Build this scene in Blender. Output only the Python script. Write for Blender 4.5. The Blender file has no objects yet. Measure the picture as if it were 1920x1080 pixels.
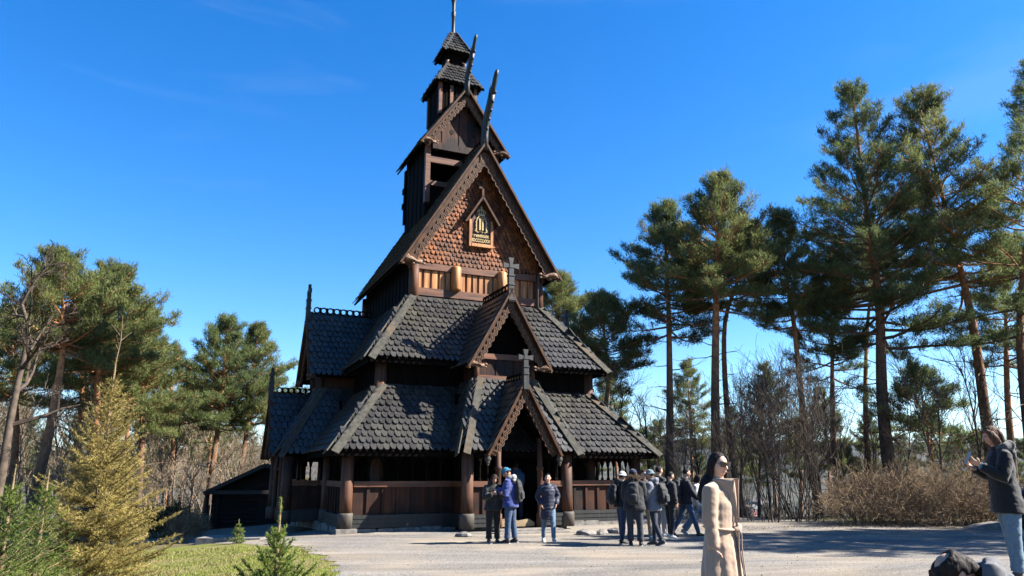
import bpy, math, random
import numpy as np
from mathutils import Vector, Matrix, noise as mnoise
R = math.radians
scene = bpy.context.scene
COL = scene.collection

# ------------------------------------------------------------------ camera numbers
F_PX, CAM_H, HORIZON = 1380.0, 1.67, 888.0
PITCH = math.atan((HORIZON - 540.0) / F_PX)
CP, SP = math.cos(PITCH), math.sin(PITCH)

def at(px, py, Y):
    """world point on the sight line through photo pixel (px, py) at forward distance Y"""
    a = (px - 960) / F_PX; b = (540 - py) / F_PX
    d = (a, CP - b * SP, SP + b * CP)
    t = Y / d[1]
    return Vector((d[0] * t, Y, CAM_H + d[2] * t))

# ------------------------------------------------------------------ terrain
def sstep(a, b, x):
    t = np.clip((x - a) / (b - a), 0, 1); return t * t * (3 - 2 * t)

def height(x, y):
    x = np.asarray(x, float); y = np.asarray(y, float)
    h = 0.075 * np.clip(x, -1, 9) * sstep(-2, 4, y) * (1 - sstep(8.5, 17, y))
    h = h - 0.8 * sstep(-3.5, -15, x) * sstep(6, 30, y)
    h = h + 0.012 * np.sin(x * .9 + 1.3) * np.sin(y * .7)
    r = np.hypot(x, y)
    edge = 29 + 10 * sstep(-2, -16, x)
    fall = np.clip(y - edge, 0, None)
    h = h - np.minimum(fall * 0.16 * sstep(0, 14, fall), 34 + 0 * x) 
    side = np.clip(np.abs(x) - 45, 0, None)
    h = h - np.minimum(side * .1, 30)
    h = np.maximum(h, -36 + 0 * h)
    far = sstep(900, 4200, r)
    n = np.sin(x * .0011 + 1.0) * .5 + np.sin(x * .0027 + y * .0013) * .25 + np.sin(x * .0061 + 2) * .1
    h = h + far * (165 + 60 * n)
    far2 = sstep(4200, 9000, r)
    h = h + far2 * (75 + 40 * np.sin(x * .0006 + 2.2) + 18 * np.sin(x * .0017))
    return h

def gz(x, y): return float(height(x, y))

# ------------------------------------------------------------------ materials
ALB = .5        # albedo scale that goes with the exposure
def mat(name, c1, c2=None, scale=6.0, stretch=(1, 1, 1), rough=.75, bump=0.0, bscale=None, island=0.0,
        detail=6.0, spec=.4, c3=None, scale3=1.0, lo=.35, hi=.65, trans=0.0, sheen=0.0, rnd=0.0, lo3=.45, hi3=.62, metallic=0.0):
    m = bpy.data.materials.new(name); m.use_nodes = True
    nt = m.node_tree; N = nt.nodes; L = nt.links
    b = N['Principled BSDF']
    b.inputs['Roughness'].default_value = rough
    b.inputs['Specular IOR Level'].default_value = spec
    b.inputs['Metallic'].default_value = metallic
    if sheen: b.inputs['Sheen Weight'].default_value = sheen
    c2 = c2 or tuple(x * .7 for x in c1)
    c1, c2 = tuple(x * ALB for x in c1), tuple(x * ALB for x in c2); c3 = c3 and tuple(x * ALB for x in c3)
    tc = N.new('ShaderNodeTexCoord'); mp = N.new('ShaderNodeMapping')
    mp.inputs['Scale'].default_value = stretch
    L.new(tc.outputs['Object'], mp.inputs['Vector'])
    nz = N.new('ShaderNodeTexNoise'); nz.inputs['Scale'].default_value = scale; nz.inputs['Detail'].default_value = detail
    L.new(mp.outputs[0], nz.inputs['Vector'])
    cr = N.new('ShaderNodeValToRGB'); cr.color_ramp.elements[0].position = lo; cr.color_ramp.elements[1].position = hi
    cr.color_ramp.elements[0].color = (*c2, 1); cr.color_ramp.elements[1].color = (*c1, 1)
    L.new(nz.outputs['Fac'], cr.inputs['Fac'])
    out = cr.outputs['Color']
    if c3:
        n3 = N.new('ShaderNodeTexNoise'); n3.inputs['Scale'].default_value = scale3; n3.inputs['Detail'].default_value = 5
        L.new(tc.outputs['Object'], n3.inputs['Vector'])
        r3 = N.new('ShaderNodeMapRange'); r3.inputs['From Min'].default_value = lo3; r3.inputs['From Max'].default_value = hi3
        L.new(n3.outputs['Fac'], r3.inputs['Value'])
        mx = N.new('ShaderNodeMix'); mx.data_type = 'RGBA'
        L.new(r3.outputs[0], mx.inputs['Factor']); L.new(out, mx.inputs['A']); mx.inputs['B'].default_value = (*c3, 1)
        out = mx.outputs['Result']
    if island or rnd:
        hs = N.new('ShaderNodeHueSaturation')
        mr = N.new('ShaderNodeMapRange'); k = island or rnd
        mr.inputs['To Min'].default_value = 1 - k; mr.inputs['To Max'].default_value = 1 + k
        if island:
            g = N.new('ShaderNodeNewGeometry'); L.new(g.outputs['Random Per Island'], mr.inputs['Value'])
        else:
            g = N.new('ShaderNodeObjectInfo'); L.new(g.outputs['Random'], mr.inputs['Value'])
        L.new(mr.outputs[0], hs.inputs['Value']); L.new(out, hs.inputs['Color']); out = hs.outputs['Color']
    L.new(out, b.inputs['Base Color'])
    if bump:
        bp = N.new('ShaderNodeBump'); bp.inputs['Strength'].default_value = bump; bp.inputs['Distance'].default_value = .02
        if bscale:
            nb = N.new('ShaderNodeTexNoise'); nb.inputs['Scale'].default_value = bscale; nb.inputs['Detail'].default_value = 4
            L.new(mp.outputs[0], nb.inputs['Vector']); L.new(nb.outputs['Fac'], bp.inputs['Height'])
        else:
            L.new(nz.outputs['Fac'], bp.inputs['Height'])
        L.new(bp.outputs[0], b.inputs['Normal'])
    if trans:
        tl = N.new('ShaderNodeBsdfTranslucent'); ms = N.new('ShaderNodeMixShader'); ms.inputs[0].default_value = trans
        L.new(out, tl.inputs['Color']); L.new(b.outputs[0], ms.inputs[1]); L.new(tl.outputs[0], ms.inputs[2])
        L.new(ms.outputs[0], N['Material Output'].inputs['Surface'])
    return m

V1 = (1, 1, .12)          # grain along z
# ------------------------------------------------------------------ mesh builder
class MB:
    def __init__(s): s.v = []; s.f = []
    def add(s, vs, fs):
        o = len(s.v); s.v += [tuple(p) for p in vs]; s.f += [tuple(i + o for i in f) for f in fs]
    def box(s, x0, x1, y0, y1, z0, z1):
        s.add([(x0, y0, z0), (x1, y0, z0), (x1, y1, z0), (x0, y1, z0), (x0, y0, z1), (x1, y0, z1), (x1, y1, z1), (x0, y1, z1)],
              [(0, 3, 2, 1), (4, 5, 6, 7), (0, 1, 5, 4), (1, 2, 6, 5), (2, 3, 7, 6), (3, 0, 4, 7)])
    def obox(s, c, ex, ey, ez):
        c, ex, ey, ez = map(Vector, (c, ex, ey, ez))
        P = [c + i * ex + j * ey + k * ez for k in (-1, 1) for j in (-1, 1) for i in (-1, 1)]
        s.add(P, [(0, 2, 3, 1), (4, 5, 7, 6), (0, 1, 5, 4), (2, 6, 7, 3), (0, 4, 6, 2), (1, 3, 7, 5)])
    def bar(s, p, q, w, h, up=(0, 0, 1)):
        """beam from p to q, w across, h along 'up'"""
        p, q, up = Vector(p), Vector(q), Vector(up)
        d = q - p; t = d.normalized(); a = t.cross(up).normalized(); b = a.cross(t)
        s.obox((p + q) / 2, d / 2, a * w / 2, b * h / 2)
    def prism(s, poly, o, ex, ey, ez):
        """poly in (ex, ey) from o, extruded by the vector ez"""
        o, ex, ey, ez = map(Vector, (o, ex, ey, ez)); n = len(poly)
        A = [o + ex * x + ey * y for x, y in poly]
        s.add(A + [p + ez for p in A], [tuple(range(n))[::-1], tuple(range(n, 2 * n))] +
              [(i, (i + 1) % n, n + (i + 1) % n, n + i) for i in range(n)])
    def tube(s, path, radii, n=10, cap=True, ref=(1, 0, 0), flat=1.0):
        path = [Vector(p) for p in path]; rings = []
        for i, p in enumerate(path):
            t = (path[min(i + 1, len(path) - 1)] - path[max(i - 1, 0)]).normalized()
            a = Vector(ref) - t * t.dot(Vector(ref))
            if a.length < .05: a = Vector((0, 1, 0)) - t * t.y
            a.normalize(); b = t.cross(a)
            r = radii[i] if hasattr(radii, '__len__') else radii
            rx, ry = r if hasattr(r, '__len__') else (r, r * flat)
            rings.append([p + a * (rx * math.cos(2 * math.pi * k / n)) + b * (ry * math.sin(2 * math.pi * k / n)) for k in range(n)])
        o = len(s.v)
        for r in rings: s.v += [tuple(p) for p in r]
        for i in range(len(rings) - 1):
            for k in range(n):
                k2 = (k + 1) % n
                s.f.append((o + i * n + k, o + i * n + k2, o + (i + 1) * n + k2, o + (i + 1) * n + k))
        if cap:
            s.f.append(tuple(o + k for k in range(n))[::-1]); s.f.append(tuple(o + (len(rings) - 1) * n + k for k in range(n)))
    def lathe(s, prof, c, n=14):
        """prof: (r, z) pairs round a vertical axis at c"""
        s.tube([(c[0], c[1], c[2] + z) for r, z in prof], [r for r, z in prof], n)
    def ball(s, c, r, n=10, m=7, stretch=(1, 1, 1)):
        vs = []; fs = []
        for i in range(m + 1):
            th = math.pi * i / m
            for k in range(n):
                ph = 2 * math.pi * k / n
                vs.append((c[0] + r * stretch[0] * math.sin(th) * math.cos(ph), c[1] + r * stretch[1] * math.sin(th) * math.sin(ph), c[2] + r * stretch[2] * math.cos(th)))
        for i in range(m):
            for k in range(n):
                k2 = (k + 1) % n; fs.append((i * n + k, (i + 1) * n + k, (i + 1) * n + k2, i * n + k2))
        s.add(vs, fs)
    def xf(s, fn): s.v = [fn(*p) for p in s.v]; return s
    def mesh(s, name, m=None, smooth=False):
        me = bpy.data.meshes.new(name); me.from_pydata(s.v, [], s.f)
        if m: me.materials.append(m)
        if smooth: me.polygons.foreach_set('use_smooth', [True] * len(me.polygons))
        me.update(); return me
    def build(s, name, m, parent=None, smooth=False):
        return link(name, s.mesh(name, m, smooth), parent)

def link(name, me, parent=None):
    o = bpy.data.objects.new(name, me); COL.objects.link(o)
    if parent: o.parent = parent
    return o

def tag(o, label=None, cat=None, group=None, kind=None):
    if label: o['label'] = label
    if cat: o['category'] = cat
    if group: o['group'] = group
    if kind: o['kind'] = kind
    return o

def empty(name, loc=(0, 0, 0), rz=0.0):
    o = bpy.data.objects.new(name, None); o.empty_display_size = .2
    COL.objects.link(o); o.location = loc; o.rotation_euler = (0, 0, rz); return o

def tri_mesh(name, V, Fc, m, smooth=False):
    me = bpy.data.meshes.new(name); me.from_pydata(np.asarray(V, float).tolist(), [], np.asarray(Fc).tolist())
    me.materials.append(m)
    if smooth: me.polygons.foreach_set('use_smooth', [True] * len(me.polygons))
    return me
# ================================================================== STAVE CHURCH
CH_YAW = R(24.1)
church = empty('stave_church', (-4.84, 22.31, 0), CH_YAW)
tag(church, 'dark tarred wooden stave church with stacked shingled roofs, dragon finials and bell tower', 'church')
UC, WID, VC, DEP = 5.0, 10.0, 5.9, 11.8      # centre line, width, centre of the long side, length

tar = mat('tarred_wood', (.0095, .0062, .0046), (.0045, .0032, .0026), 5, V1, .85, .5, island=.25, spec=.04)
redwood = mat('red_brown_wood', (.105, .034, .012), (.038, .013, .006), 7, V1, .65, .5, island=.4, spec=.2, c3=(.018, .010, .008), scale3=1.1)
postwood = mat('post_wood', (.19, .085, .046), (.08, .036, .022), 9, (1, 1, .1), .65, .6, spec=.2, c3=(.035, .02, .015), scale3=.9, lo3=.5, hi3=.7)
orange = mat('sunlit_wood', (.80, .345, .10), (.32, .12, .036), 9, V1, .6, .6, island=.25)  # tarred wood in grazing sun: sunlit brightness is put into the orange colour
hbeam = mat('carved_beam_wood', (.26, .092, .034), (.10, .036, .015), 9, (.12, .12, 1), .6, .5)
verge = mat('verge_board_wood', (.135, .056, .021), (.052, .022, .010), 8, (.6, .6, .4), .65, .4, spec=.2)
carve = mat('carving_wood', (.30, .16, .085), (.16, .08, .042), 14, (1, 1, 1), .65, .3)
shing = mat('tarred_shingles', (.064, .060, .056), (.032, .030, .028), 11, (1, 1, 1), .42, .25, island=.3, spec=.4, c3=(.075, .070, .052), scale3=.9, lo3=.5, hi3=.7)
wshing = mat('gable_shingles', (.37, .122, .032), (.15, .045, .013), 11, (1, 1, 1), .6, .4, island=.5, spec=.2, c3=(.07, .03, .015), scale3=.8, lo3=.5, hi3=.75)
hipm = mat('weathered_hip_board', (.115, .109, .09), (.06, .057, .047), 7, (1, 1, 1), .8, .4, spec=.12, c3=(.2, .135, .075), scale3=.55, lo3=.55, hi3=.75)
crossm = mat('grey_cross_wood', (.034, .034, .031), (.016, .016, .015), 12, (1, 1, .3), .55, .3)
stone = mat('granite_footing', (.36, .33, .29), (.17, .155, .14), 5, (1, 1, 1), .85, .8)
basem = mat('pillar_base_wood', (.12, .10, .075), (.05, .043, .036), 7, (1, 1, .2), .75, .4)
gold = mat('gilded_lettering', (.85, .66, .30), (.6, .42, .16), 20, rough=.4)
plaquem = mat('plaque_panel', (.10, .035, .018), (.05, .02, .012), 10, V1, .5, .3)

def shingles(mb, o, ex, up, poly, w=.20, row=.255, th=.036, seed=0, tail=.62):
    """tongue shingles on the plane through o; poly in (ex, up) coordinates, rows parallel to ex"""
    rnd = random.Random(seed)
    o, ex, up = Vector(o), Vector(ex).normalized(), Vector(up).normalized(); nrm = ex.cross(up)
    if nrm.z < -1e-6 or (abs(nrm.z) < 1e-6 and SHN.dot(nrm) < 0): nrm = -nrm
    ys = [p[1] for p in poly]; y0, y1 = min(ys), max(ys)
    L = row * 1.6; k = 0; y = y0
    hw = w * .47
    out = [(-hw, L), (-hw, row * tail), (-hw * .78, row * .26), (-hw * .45, .0), (hw * .45, 0), (hw * .78, row * .26), (hw, row * tail), (hw, L)]
    n = len(out)
    while y < y1 - row * .35:
        ym = y + row * .5; xs = []
        for i in range(len(poly)):
            (ax, ay), (bx, by) = poly[i], poly[(i + 1) % len(poly)]
            if (ay - ym) * (by - ym) <= 0 and ay != by: xs.append(ax + (bx - ax) * (ym - ay) / (by - ay))
        if len(xs) >= 2:
            xa, xb = min(xs), max(xs); i0 = math.floor(xa / w) - 1
            c = (i0 + (.5 if k % 2 else 0)) * w
            while c < xb + w:
                if xa - w * .25 <= c <= xb + w * .25:
                    jx, jy, jt = rnd.uniform(-.012, .012), rnd.uniform(-.010, .010), rnd.choice((.85, .95, 1.0, 1.0, 1.1, 1.25))
                    Lc = min(L, y1 - y + .02)
                    P = []
                    for top in (0, 1):
                        for (px, py) in out:
                            py = min(py, Lc); lift = th * (1.9 * jt) * (1 - py / L) + .004 + top * th
                            P.append(o + ex * (c + px + jx) + up * (y + py + jy) + nrm * lift)
                    mb.add(P, [tuple(range(n, 2 * n))] + [(i, i + 1, n + i + 1, n + i) for i in range(n - 1)])
                c += w
        y += row; k += 1
SHN = Vector((0, -1, 0))

def slab(mb, pts, th):
    """planar polygon with thickness th downwards along its normal"""
    P = [Vector(p) for p in pts]; nr = (P[1] - P[0]).cross(P[2] - P[0]).normalized()
    if nr.z < 0: nr = -nr
    n = len(P)
    mb.add(P + [p - nr * th for p in P], [tuple(range(n)), tuple(range(n, 2 * n))[::-1]] + [(i, (i + 1) % n, n + (i + 1) % n, n + i) for i in range(n)])

def roof_plane(p0, p1, q1, q0, shm, slm, **kw):
    """eave p0-p1, top q0-q1; adds shingles to shm and the boarding to slm"""
    p0, p1, q0, q1 = map(Vector, (p0, p1, q0, q1)); ex = (p1 - p0).normalized()
    up = (q0 - p0) - ex * (q0 - p0).dot(ex); h = up.length; up.normalize()
    poly = [(0, 0), ((p1 - p0).dot(ex), 0), ((q1 - p0).dot(ex), (q1 - p0).dot(up)), ((q0 - p0).dot(ex), (q0 - p0).dot(up))]
    shingles(shm, p0, ex, up, poly, **kw)
    slab(slm, [p0, p1, q1, q0] if (q1 - q0).length > 1e-4 else [p0, p1, q1], .07)

# ---------- tiers: (plan offset of eave from outer wall, eave z, plan offset of top, top z)
LOW = (-.6, 2.30, 1.15, 4.44)
MID = (.6, 5.25, 2.4, 7.80)

def ring_pts(off, z):
    return [Vector((off, off, z)), Vector((WID - off, off, z)), Vector((WID - off, DEP - off, z)), Vector((off, DEP - off, z))]

def tier(name, T, seed):
    e = ring_pts(T[0], T[1]); t = ring_pts(T[2], T[3]); sh = MB(); sl = MB()
    roof_plane(e[0], e[1], t[1], t[0], sh, sl, seed=seed)                       # west
    roof_plane(e[3], e[0], t[0], t[3], sh, sl, seed=seed + 1)                   # north
    roof_plane(e[1], e[2], t[2], t[1], sh, sl, seed=seed + 2, w=.3, row=.36)    # south
    slab(sl, [e[2], e[3], t[3], t[2]], .07)
    ro = sh.build(name, shing, church)
    sl.build('roof_boarding', tar, ro)
    for i in range(4):                                                           # hip boards
        a, b = e[i], t[i]; d = (b - a); out = Vector((e[i].x - t[i].x, e[i].y - t[i].y, 0)).normalized()
        tang = Vector((-out.y, out.x, 0)); m = MB()
        nrm = d.normalized().cross(tang).normalized()
        if nrm.z < 0: nrm = -nrm
        for s in (-1, 1):                                                        # two boards folded over the hip
            n2 = Vector((0, 0, 1))
            face = e[(i + (1 if s > 0 else 3)) % 4] - a
            fd = face.normalized(); inn = (fd - d.normalized() * fd.dot(d.normalized())).normalized()
            pn = inn.cross(d.normalized()); pn = pn if pn.z > 0 else -pn
            A = a - d.normalized() * .10 + pn * .125; B = b + pn * .125
            m.obox((A + B) / 2 + inn * .12, (B - A) / 2, inn * .12, pn * .02)
        m.build('hip_board', hipm, ro)
    fas = MB()                                                                   # eave fascia
    for i in range(4):
        a, b = e[i] + Vector((0, 0, -.06)), e[(i + 1) % 4] + Vector((0, 0, -.06)); c = Vector((UC, VC, a.z))
        k = ((c - (a + b) / 2)); k.z = 0; k = k.normalized() * .06
        fas.bar(a + k, b + k, .05, .14)
    fas.build('eave_board', tar, ro)
    return ro
ambul_roof = tier('ambulatory_roof', LOW, 1)
aisle_roof = tier('aisle_roof', MID, 11)

# ---------- side maps: a along the wall, b outward
def west(a, b, z): return (UC + a, -b, z)
def north(a, b, z): return (-b, VC - a, z)
def south(a, b, z): return (WID + b, VC + a, z)

def zigzag(mb, p, q, nrm, into, off, amp, per, wid, dep):
    """carved interlace ribbon along p-q"""
    p, q, nrm, into = map(Vector, (p, q, nrm, into)); d = q - p; L = d.length; t = d / L; n = max(4, int(L / per)) ; pts = []
    for i in range(n * 4 + 1):
        s = i / (n * 4) * L; ph = (i % 4)
        pts.append(p + t * s + into * (off + (amp if ph in (1, 2) else -amp)))
    for i in range(len(pts) - 1):
        a, b = pts[i], pts[i + 1]; e = (b - a).normalized()
        mb.obox((a + b) / 2 + nrm * dep / 2, (b - a) / 2 + e * .008, e.cross(nrm) * wid / 2, nrm * dep / 2)

def gable_front(par, xf, b, half, z0, z1, bw=.26, capf=.16, zz=3, per=.3, arch=True, foot=.12):
    """bargeboards, cap boards and carving of a gable in the plane 'b'"""
    run = math.hypot(half, z1 - z0)
    for s in (-1, 1):
        lo, hi = Vector((s * half, b, z0)), Vector((0, b, z1)); t = (hi - lo).normalized()
        into = Vector((-s * (z1 - z0), 0, -half)).normalized(); out = Vector((0, 1, 0))
        m = MB(); cen = (lo + hi) / 2
        m.obox(cen + into * (bw / 2 + .03) - out * .03, t * run / 2, into * bw / 2, out * .03)
        m.obox(cen + out * (capf / 2 - .06) + into * .0, t * (run / 2 + foot), into * .035, out * (capf / 2 + .06))
        bo = m.xf(xf).build('bargeboard', verge, par)
        c = MB()
        for k in range(zz):
            zigzag(c, lo + t * .12, hi - t * (bw * .9) , out, into, bw * .74 + .06 * k, .024, per * .8, .021, .035)
        if arch:
            w = MB()
            n = max(6, int(run / .13)); inner = []
            for i in range(n + 1):
                f = i / n; inner.append(lo + t * (run * (.04 + f * .90)) + into * (bw + .03 + (.05 if i % 2 else .0) + .10 * f * f))
            outer = [lo + t * (run * (.04 + i / n * .90)) + into * (bw * .7) for i in range(n + 1)]
            vs = inner + outer; vs2 = [p - out * .05 for p in vs]
            N = n + 1
            fs = [(i, i + 1, N + i + 1, N + i) for i in range(n)]
            fs += [tuple(2 * N + j for j in f[::-1]) for f in fs]
            fs += [(i, 2 * N + i, 2 * N + i + 1, i + 1) for i in range(n)]
            w.add([p - out * .012 for p in vs] + vs2, fs); w.xf(xf).build('scalloped_edge', verge, par)
        c.xf(xf).build('carved_trim', carve, par)

def cross_finial(par, xf, b, zb, ztop, s=1.0):
    m = MB(); h = ztop - zb; ch = zb + h * .74; w = .1 * s
    m.box(-w, w, b - .08, b + .08, zb - .35 * s, ch - .32 * s)
    m.box(-w * .85, w * .85, b - .07, b + .07, ch - .32 * s, ch - .1 * s)
    for zz in (zb - .28 * s, zb + .25 * s, ch - .34 * s): m.box(-w * 1.12, w * 1.12, b - .1, b + .1, zz - .025, zz + .025)
    A = .29 * s; n0, n1 = .045 * s, .10 * s
    for (dx, dz) in ((1, 0), (-1, 0), (0, 1), (0, -1)):
        px, pz = -dz, dx
        poly = [(dx * .02 + px * n0, dz * .02 + pz * n0), (dx * A + px * n1, dz * A + pz * n1), (dx * A - px * n1, dz * A - pz * n1), (dx * .02 - px * n0, dz * .02 - pz * n0)]
        m.prism(poly, (0, b - .05, ch), (1, 0, 0), (0, 0, 1), (0, .1, 0))
    m.box(-.07 * s, .07 * s, b - .065, b + .065, ch - .07 * s, ch + .07 * s)
    m.xf(xf).build('gable_cross', crossm, par)

def crest(par, xf, a0, b0, a1, b1, z, rr=.12, rows=1):
    """pierced ridge crest of rings"""
    p, q = Vector((a0, b0, z)), Vector((a1, b1, z)); d = q - p; L = d.length; t = d / L; sd = Vector((-t.y, t.x, 0)) * .025
    n = max(2, int(L / (rr * 2))); m = MB(); st = L / n
    m.obox((p + q) / 2 + Vector((0, 0, .03)), d / 2, sd * 1.6, Vector((0, 0, .05)))
    for i in range(n):
        c = p + t * ((i + .5) * st) + Vector((0, 0, .08 + rr)); K = 16; vs = []
        for side in (-1, 1):
            for r in (st * .5 + .004, st * .5 * .64):
                for k in range(K):
                    g = 2 * math.pi * k / K; vs.append(c + t * (r * math.cos(g)) + Vector((0, 0, r * math.sin(g))) + sd * side)
        fs = []
        for k in range(K):
            k2 = (k + 1) % K
            fs += [(k, k2, K + k2, K + k), (2 * K + k, 3 * K + k, 3 * K + k2, 2 * K + k2), (k, 2 * K + k, 2 * K + k2, k2), (K + k, K + k2, 3 * K + k2, 3 * K + k)]
        m.add(vs, fs)
        e = p + t * ((i + 1) * st) + Vector((0, 0, .08 + rr))
        if i < n - 1:
            m.obox(e + Vector((0, 0, rr * .72)), t * .03, sd, Vector((0, 0, .03))); m.obox(e - Vector((0, 0, rr * .72)), t * .03, sd, Vector((0, 0, .03)))
    m.xf(xf).build('ridge_crest', tar, par)

def bracket(par, xf, a, b, z, s, k=1.0):
    """carved beast head at the foot of a bargeboard, pointing inwards (-s)"""
    m = MB(); pts = [(a + s * .12, z), (a, z + .06), (a - s * .16, z + .05), (a - s * .34, z - .02), (a - s * .5, z + .0)]
    pts = [(a + (x - a) * k, z + (y - z) * k) for x, y in pts]
    m.tube([(x, b, y) for x, y in pts], [.07 * k, .12 * k, .10 * k, .06 * k, .075 * k], 8, ref=(0, 1, 0))
    for (x, y, r) in ((a - s * .02, z + .16, .05), (a - s * .2, z - .08, .045), (a - s * .56, z + .05, .05), (a - s * .55, z - .06, .04), (a + s * .12, z - .1, .05)):
        m.ball((a + (x - a) * k, b + .03, z + (y - z) * k), r * k, 7, 5, (1.5, .8, .9))
    for j in range(3):
        m.tube([(a + s * (.1 - .02 * j), b + .09 * k, z - .05 + .06 * j), (a - s * .12, b + .12 * k, z + .1 - .04 * j), (a - s * .3, b + .08 * k, z - .03 + .03 * j)], [.018] * 3, 5)
    m.xf(xf).build('carved_bracket', carve, par, True)

def gable_roof(par_name, xf, half, bf, bb, z0, z1, hb=None, w=.20, row=.255, sd=0, parent=church, ridge_back=None):
    """steep little roof with its ridge along b, from bf (front) to bb (back)"""
    sh, sl = MB(), MB()
    for s in (-1, 1):
        p0, p1 = Vector((s * half, bf, z0)), Vector((s * half, bb, z0)); q0, q1 = Vector((0, bf, z1)), Vector((0, bb, z1))
        ex = (p1 - p0).normalized(); up = (q0 - p0); h = up.length; up.normalize(); L = (p1 - p0).length
        shingles(sh, p0, ex, up, [(0, 0), (L, 0), (L, h), (0, h)], w=w, row=row, seed=sd + s)
        slab(sl, [p0, p1, q1, q0], .06)
    ro = sh.xf(xf).build(par_name, shing, parent)
    return ro, sl

# ---------- ambulatory: pillars, panels, arcade
def pillar(par, u, v, z0, z1, r=.19, base=True, name='pillar', m=postwood):
    b = MB(); b.lathe([(r, z0 + (.42 if base else 0)), (r * .97, z0 + .9), (r * .94, z1)], (u, v, 0), 18)
    o = b.build(name, m, par, True)
    if base:
        c = MB(); c.lathe([(r * 1.20, z0), (r * 1.22, z0 + .36), (r * 1.12, z0 + .43), (r * .9, z0 + .43)], (u, v, 0), 18)
        c.build('pillar_base', basem, o, True)
    return o

def wall_run(p, q, zr=1.28, top=2.22, sill=.5, arcade=True, bal=.42):
    """panel wall with rail and open arcade between two plan points"""
    p, q = Vector((*p, 0)), Vector((*q, 0)); d = q - p; L = d.length; t = d / L; nrm = Vector((t.y, -t.x, 0))
    def V(s, o, z): r = p + t * s + nrm * o; return Vector((r.x, r.y, z))
    pan, rail, bl, si = MB(), MB(), MB(), MB()
    n = max(1, round(L / .42)); st = L / n
    for i in range(n):
        c = (i + .5) * st
        pan.obox(V(c, -.02, (sill + zr) / 2), t * (st * .5 - .004), nrm * .02, Vector((0, 0, (zr - sill) / 2 - .003)))
        if i: pan.obox(V(i * st, .012, (sill + zr) / 2), t * .045, nrm * .035, Vector((0, 0, (zr - sill) / 2 - .006)))
    rail.obox(V(L / 2, .0, zr + .085), d / 2, nrm * .075, Vector((0, 0, .085)))
    rail.obox(V(L / 2, .03, zr + .025), d / 2, nrm * .065, Vector((0, 0, .018)))
    si.obox(V(L / 2, .0, (sill + .12) / 2), d / 2, nrm * .11, Vector((0, 0, (sill - .12) / 2 - .002)))
    for k in range(3): si.obox(V(L / 2, .05, .19 + k * .125), d / 2, nrm * .075, Vector((0, 0, .048)))
    bl.obox(V(L / 2, 0, top + .03), d / 2, nrm * .08, Vector((0, 0, .06)))
    if arcade:
        m = max(1, round(L / bal)); s2 = L / m; z0, z1 = zr + .17, top - .03
        for i in range(m + 1):
            if 0 < i < m:
                c = V(i * s2, 0, 0)
                bl.lathe([(.052, z0), (.052, z0 + .06), (.03, z0 + .09), (.036, z0 + .26), (.026, z0 + .44), (.05, z0 + .47), (.05, z0 + .52), (.07, z0 + .6)], c, 8)
        for i in range(m):
            K = 7; hs = s2 / 2
            zc = z1 - .26
            P = [(-hs, z1), (-hs, zc)] + [(-hs * .86 * math.cos(math.pi * k / K), zc + .2 * math.sin(math.pi * k / K)) for k in range(K + 1)] + [(hs, zc), (hs, z1)]
            bl.prism(P, V((i + .5) * s2, -.03, 0), t, (0, 0, 1), nrm * .06)
    w = pan.build('ambulatory_wall', redwood, church)
    rail.build('rail', hbeam, w); si.build('sill', crossm, w); bl.build('arcade', tar, w)
    return w

BAYH, BAYB = 1.67, 1.15
for s in (-1, 1):
    if s < 0: wall_run((.19, 0), (UC - BAYH, 0))
    else: wall_run((UC + BAYH, 0), (WID - .19, 0))
    a0, a1 = UC + s * BAYH, UC + s * .70
    wall_run((min(a0, a1) + (.15 if s < 0 else .08), -BAYB), (max(a0, a1) - (.15 if s > 0 else .08), -BAYB), bal=.28)
    if s < 0: wall_run((a0, 0), (a0, -BAYB + .16))
    else: wall_run((a0, -BAYB + .16), (a0, 0))
wall_run((0, VC - BAYH), (0, .19)); wall_run((0, DEP), (0, VC + BAYH))
wall_run((WID, .19), (WID, VC)); wall_run((WID, VC), (WID, DEP))
for (u, v) in ((0, 0), (WID, 0), (WID, DEP), (0, DEP), (WID, VC), (0, 3.0), (0, 8.8)):
    pillar(church, u, v, .13, 2.3)
for s in (-1, 1): pillar(church, UC + s * BAYH, -BAYB, .1, 2.35)
# inner walls of the aisle, floor, foundation
def planks(mb, p, q, z0, z1, w=.26, th=.03, gap=.004, batten=True, rnd=random.Random(5)):
    p, q = Vector((*p, 0)), Vector((*q, 0)); d = q - p; L = d.length; t = d / L; nrm = Vector((t.y, -t.x, 0)); n = max(1, round(L / w)); st = L / n
    for i in range(n):
        c = p + t * ((i + .5) * st) + Vector((0, 0, (z0 + z1) / 2)) + nrm * (.02 * (i % 2))
        mb.obox(c, t * (st / 2 - gap), nrm * th, Vector((0, 0, (z1 - z0) / 2)))
A0 = 1.15
aw = MB()
planks(aw, (A0, A0), (WID - A0, A0), .3, 5.35); planks(aw, (A0, DEP - A0), (A0, A0), .3, 5.35)
planks(aw, (WID - A0, A0), (WID - A0, DEP - A0), .3, 5.35); planks(aw, (WID - A0, DEP - A0), (A0, DEP - A0), .3, 5.35)
aisle_wall = aw.build('aisle_wall', tar, church)
for (u, v) in ((A0, A0), (WID - A0, A0), (A0, DEP - A0), (WID - A0, DEP - A0)):
    pillar(aisle_wall, u, v, .3, 5.3, .2, False)
fl = MB(); fl.box(.1, WID - .1, .1, DEP - .1, .22, .3); fl.build('floor', tar, church)
rs = random.Random(3); fo = MB()
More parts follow.
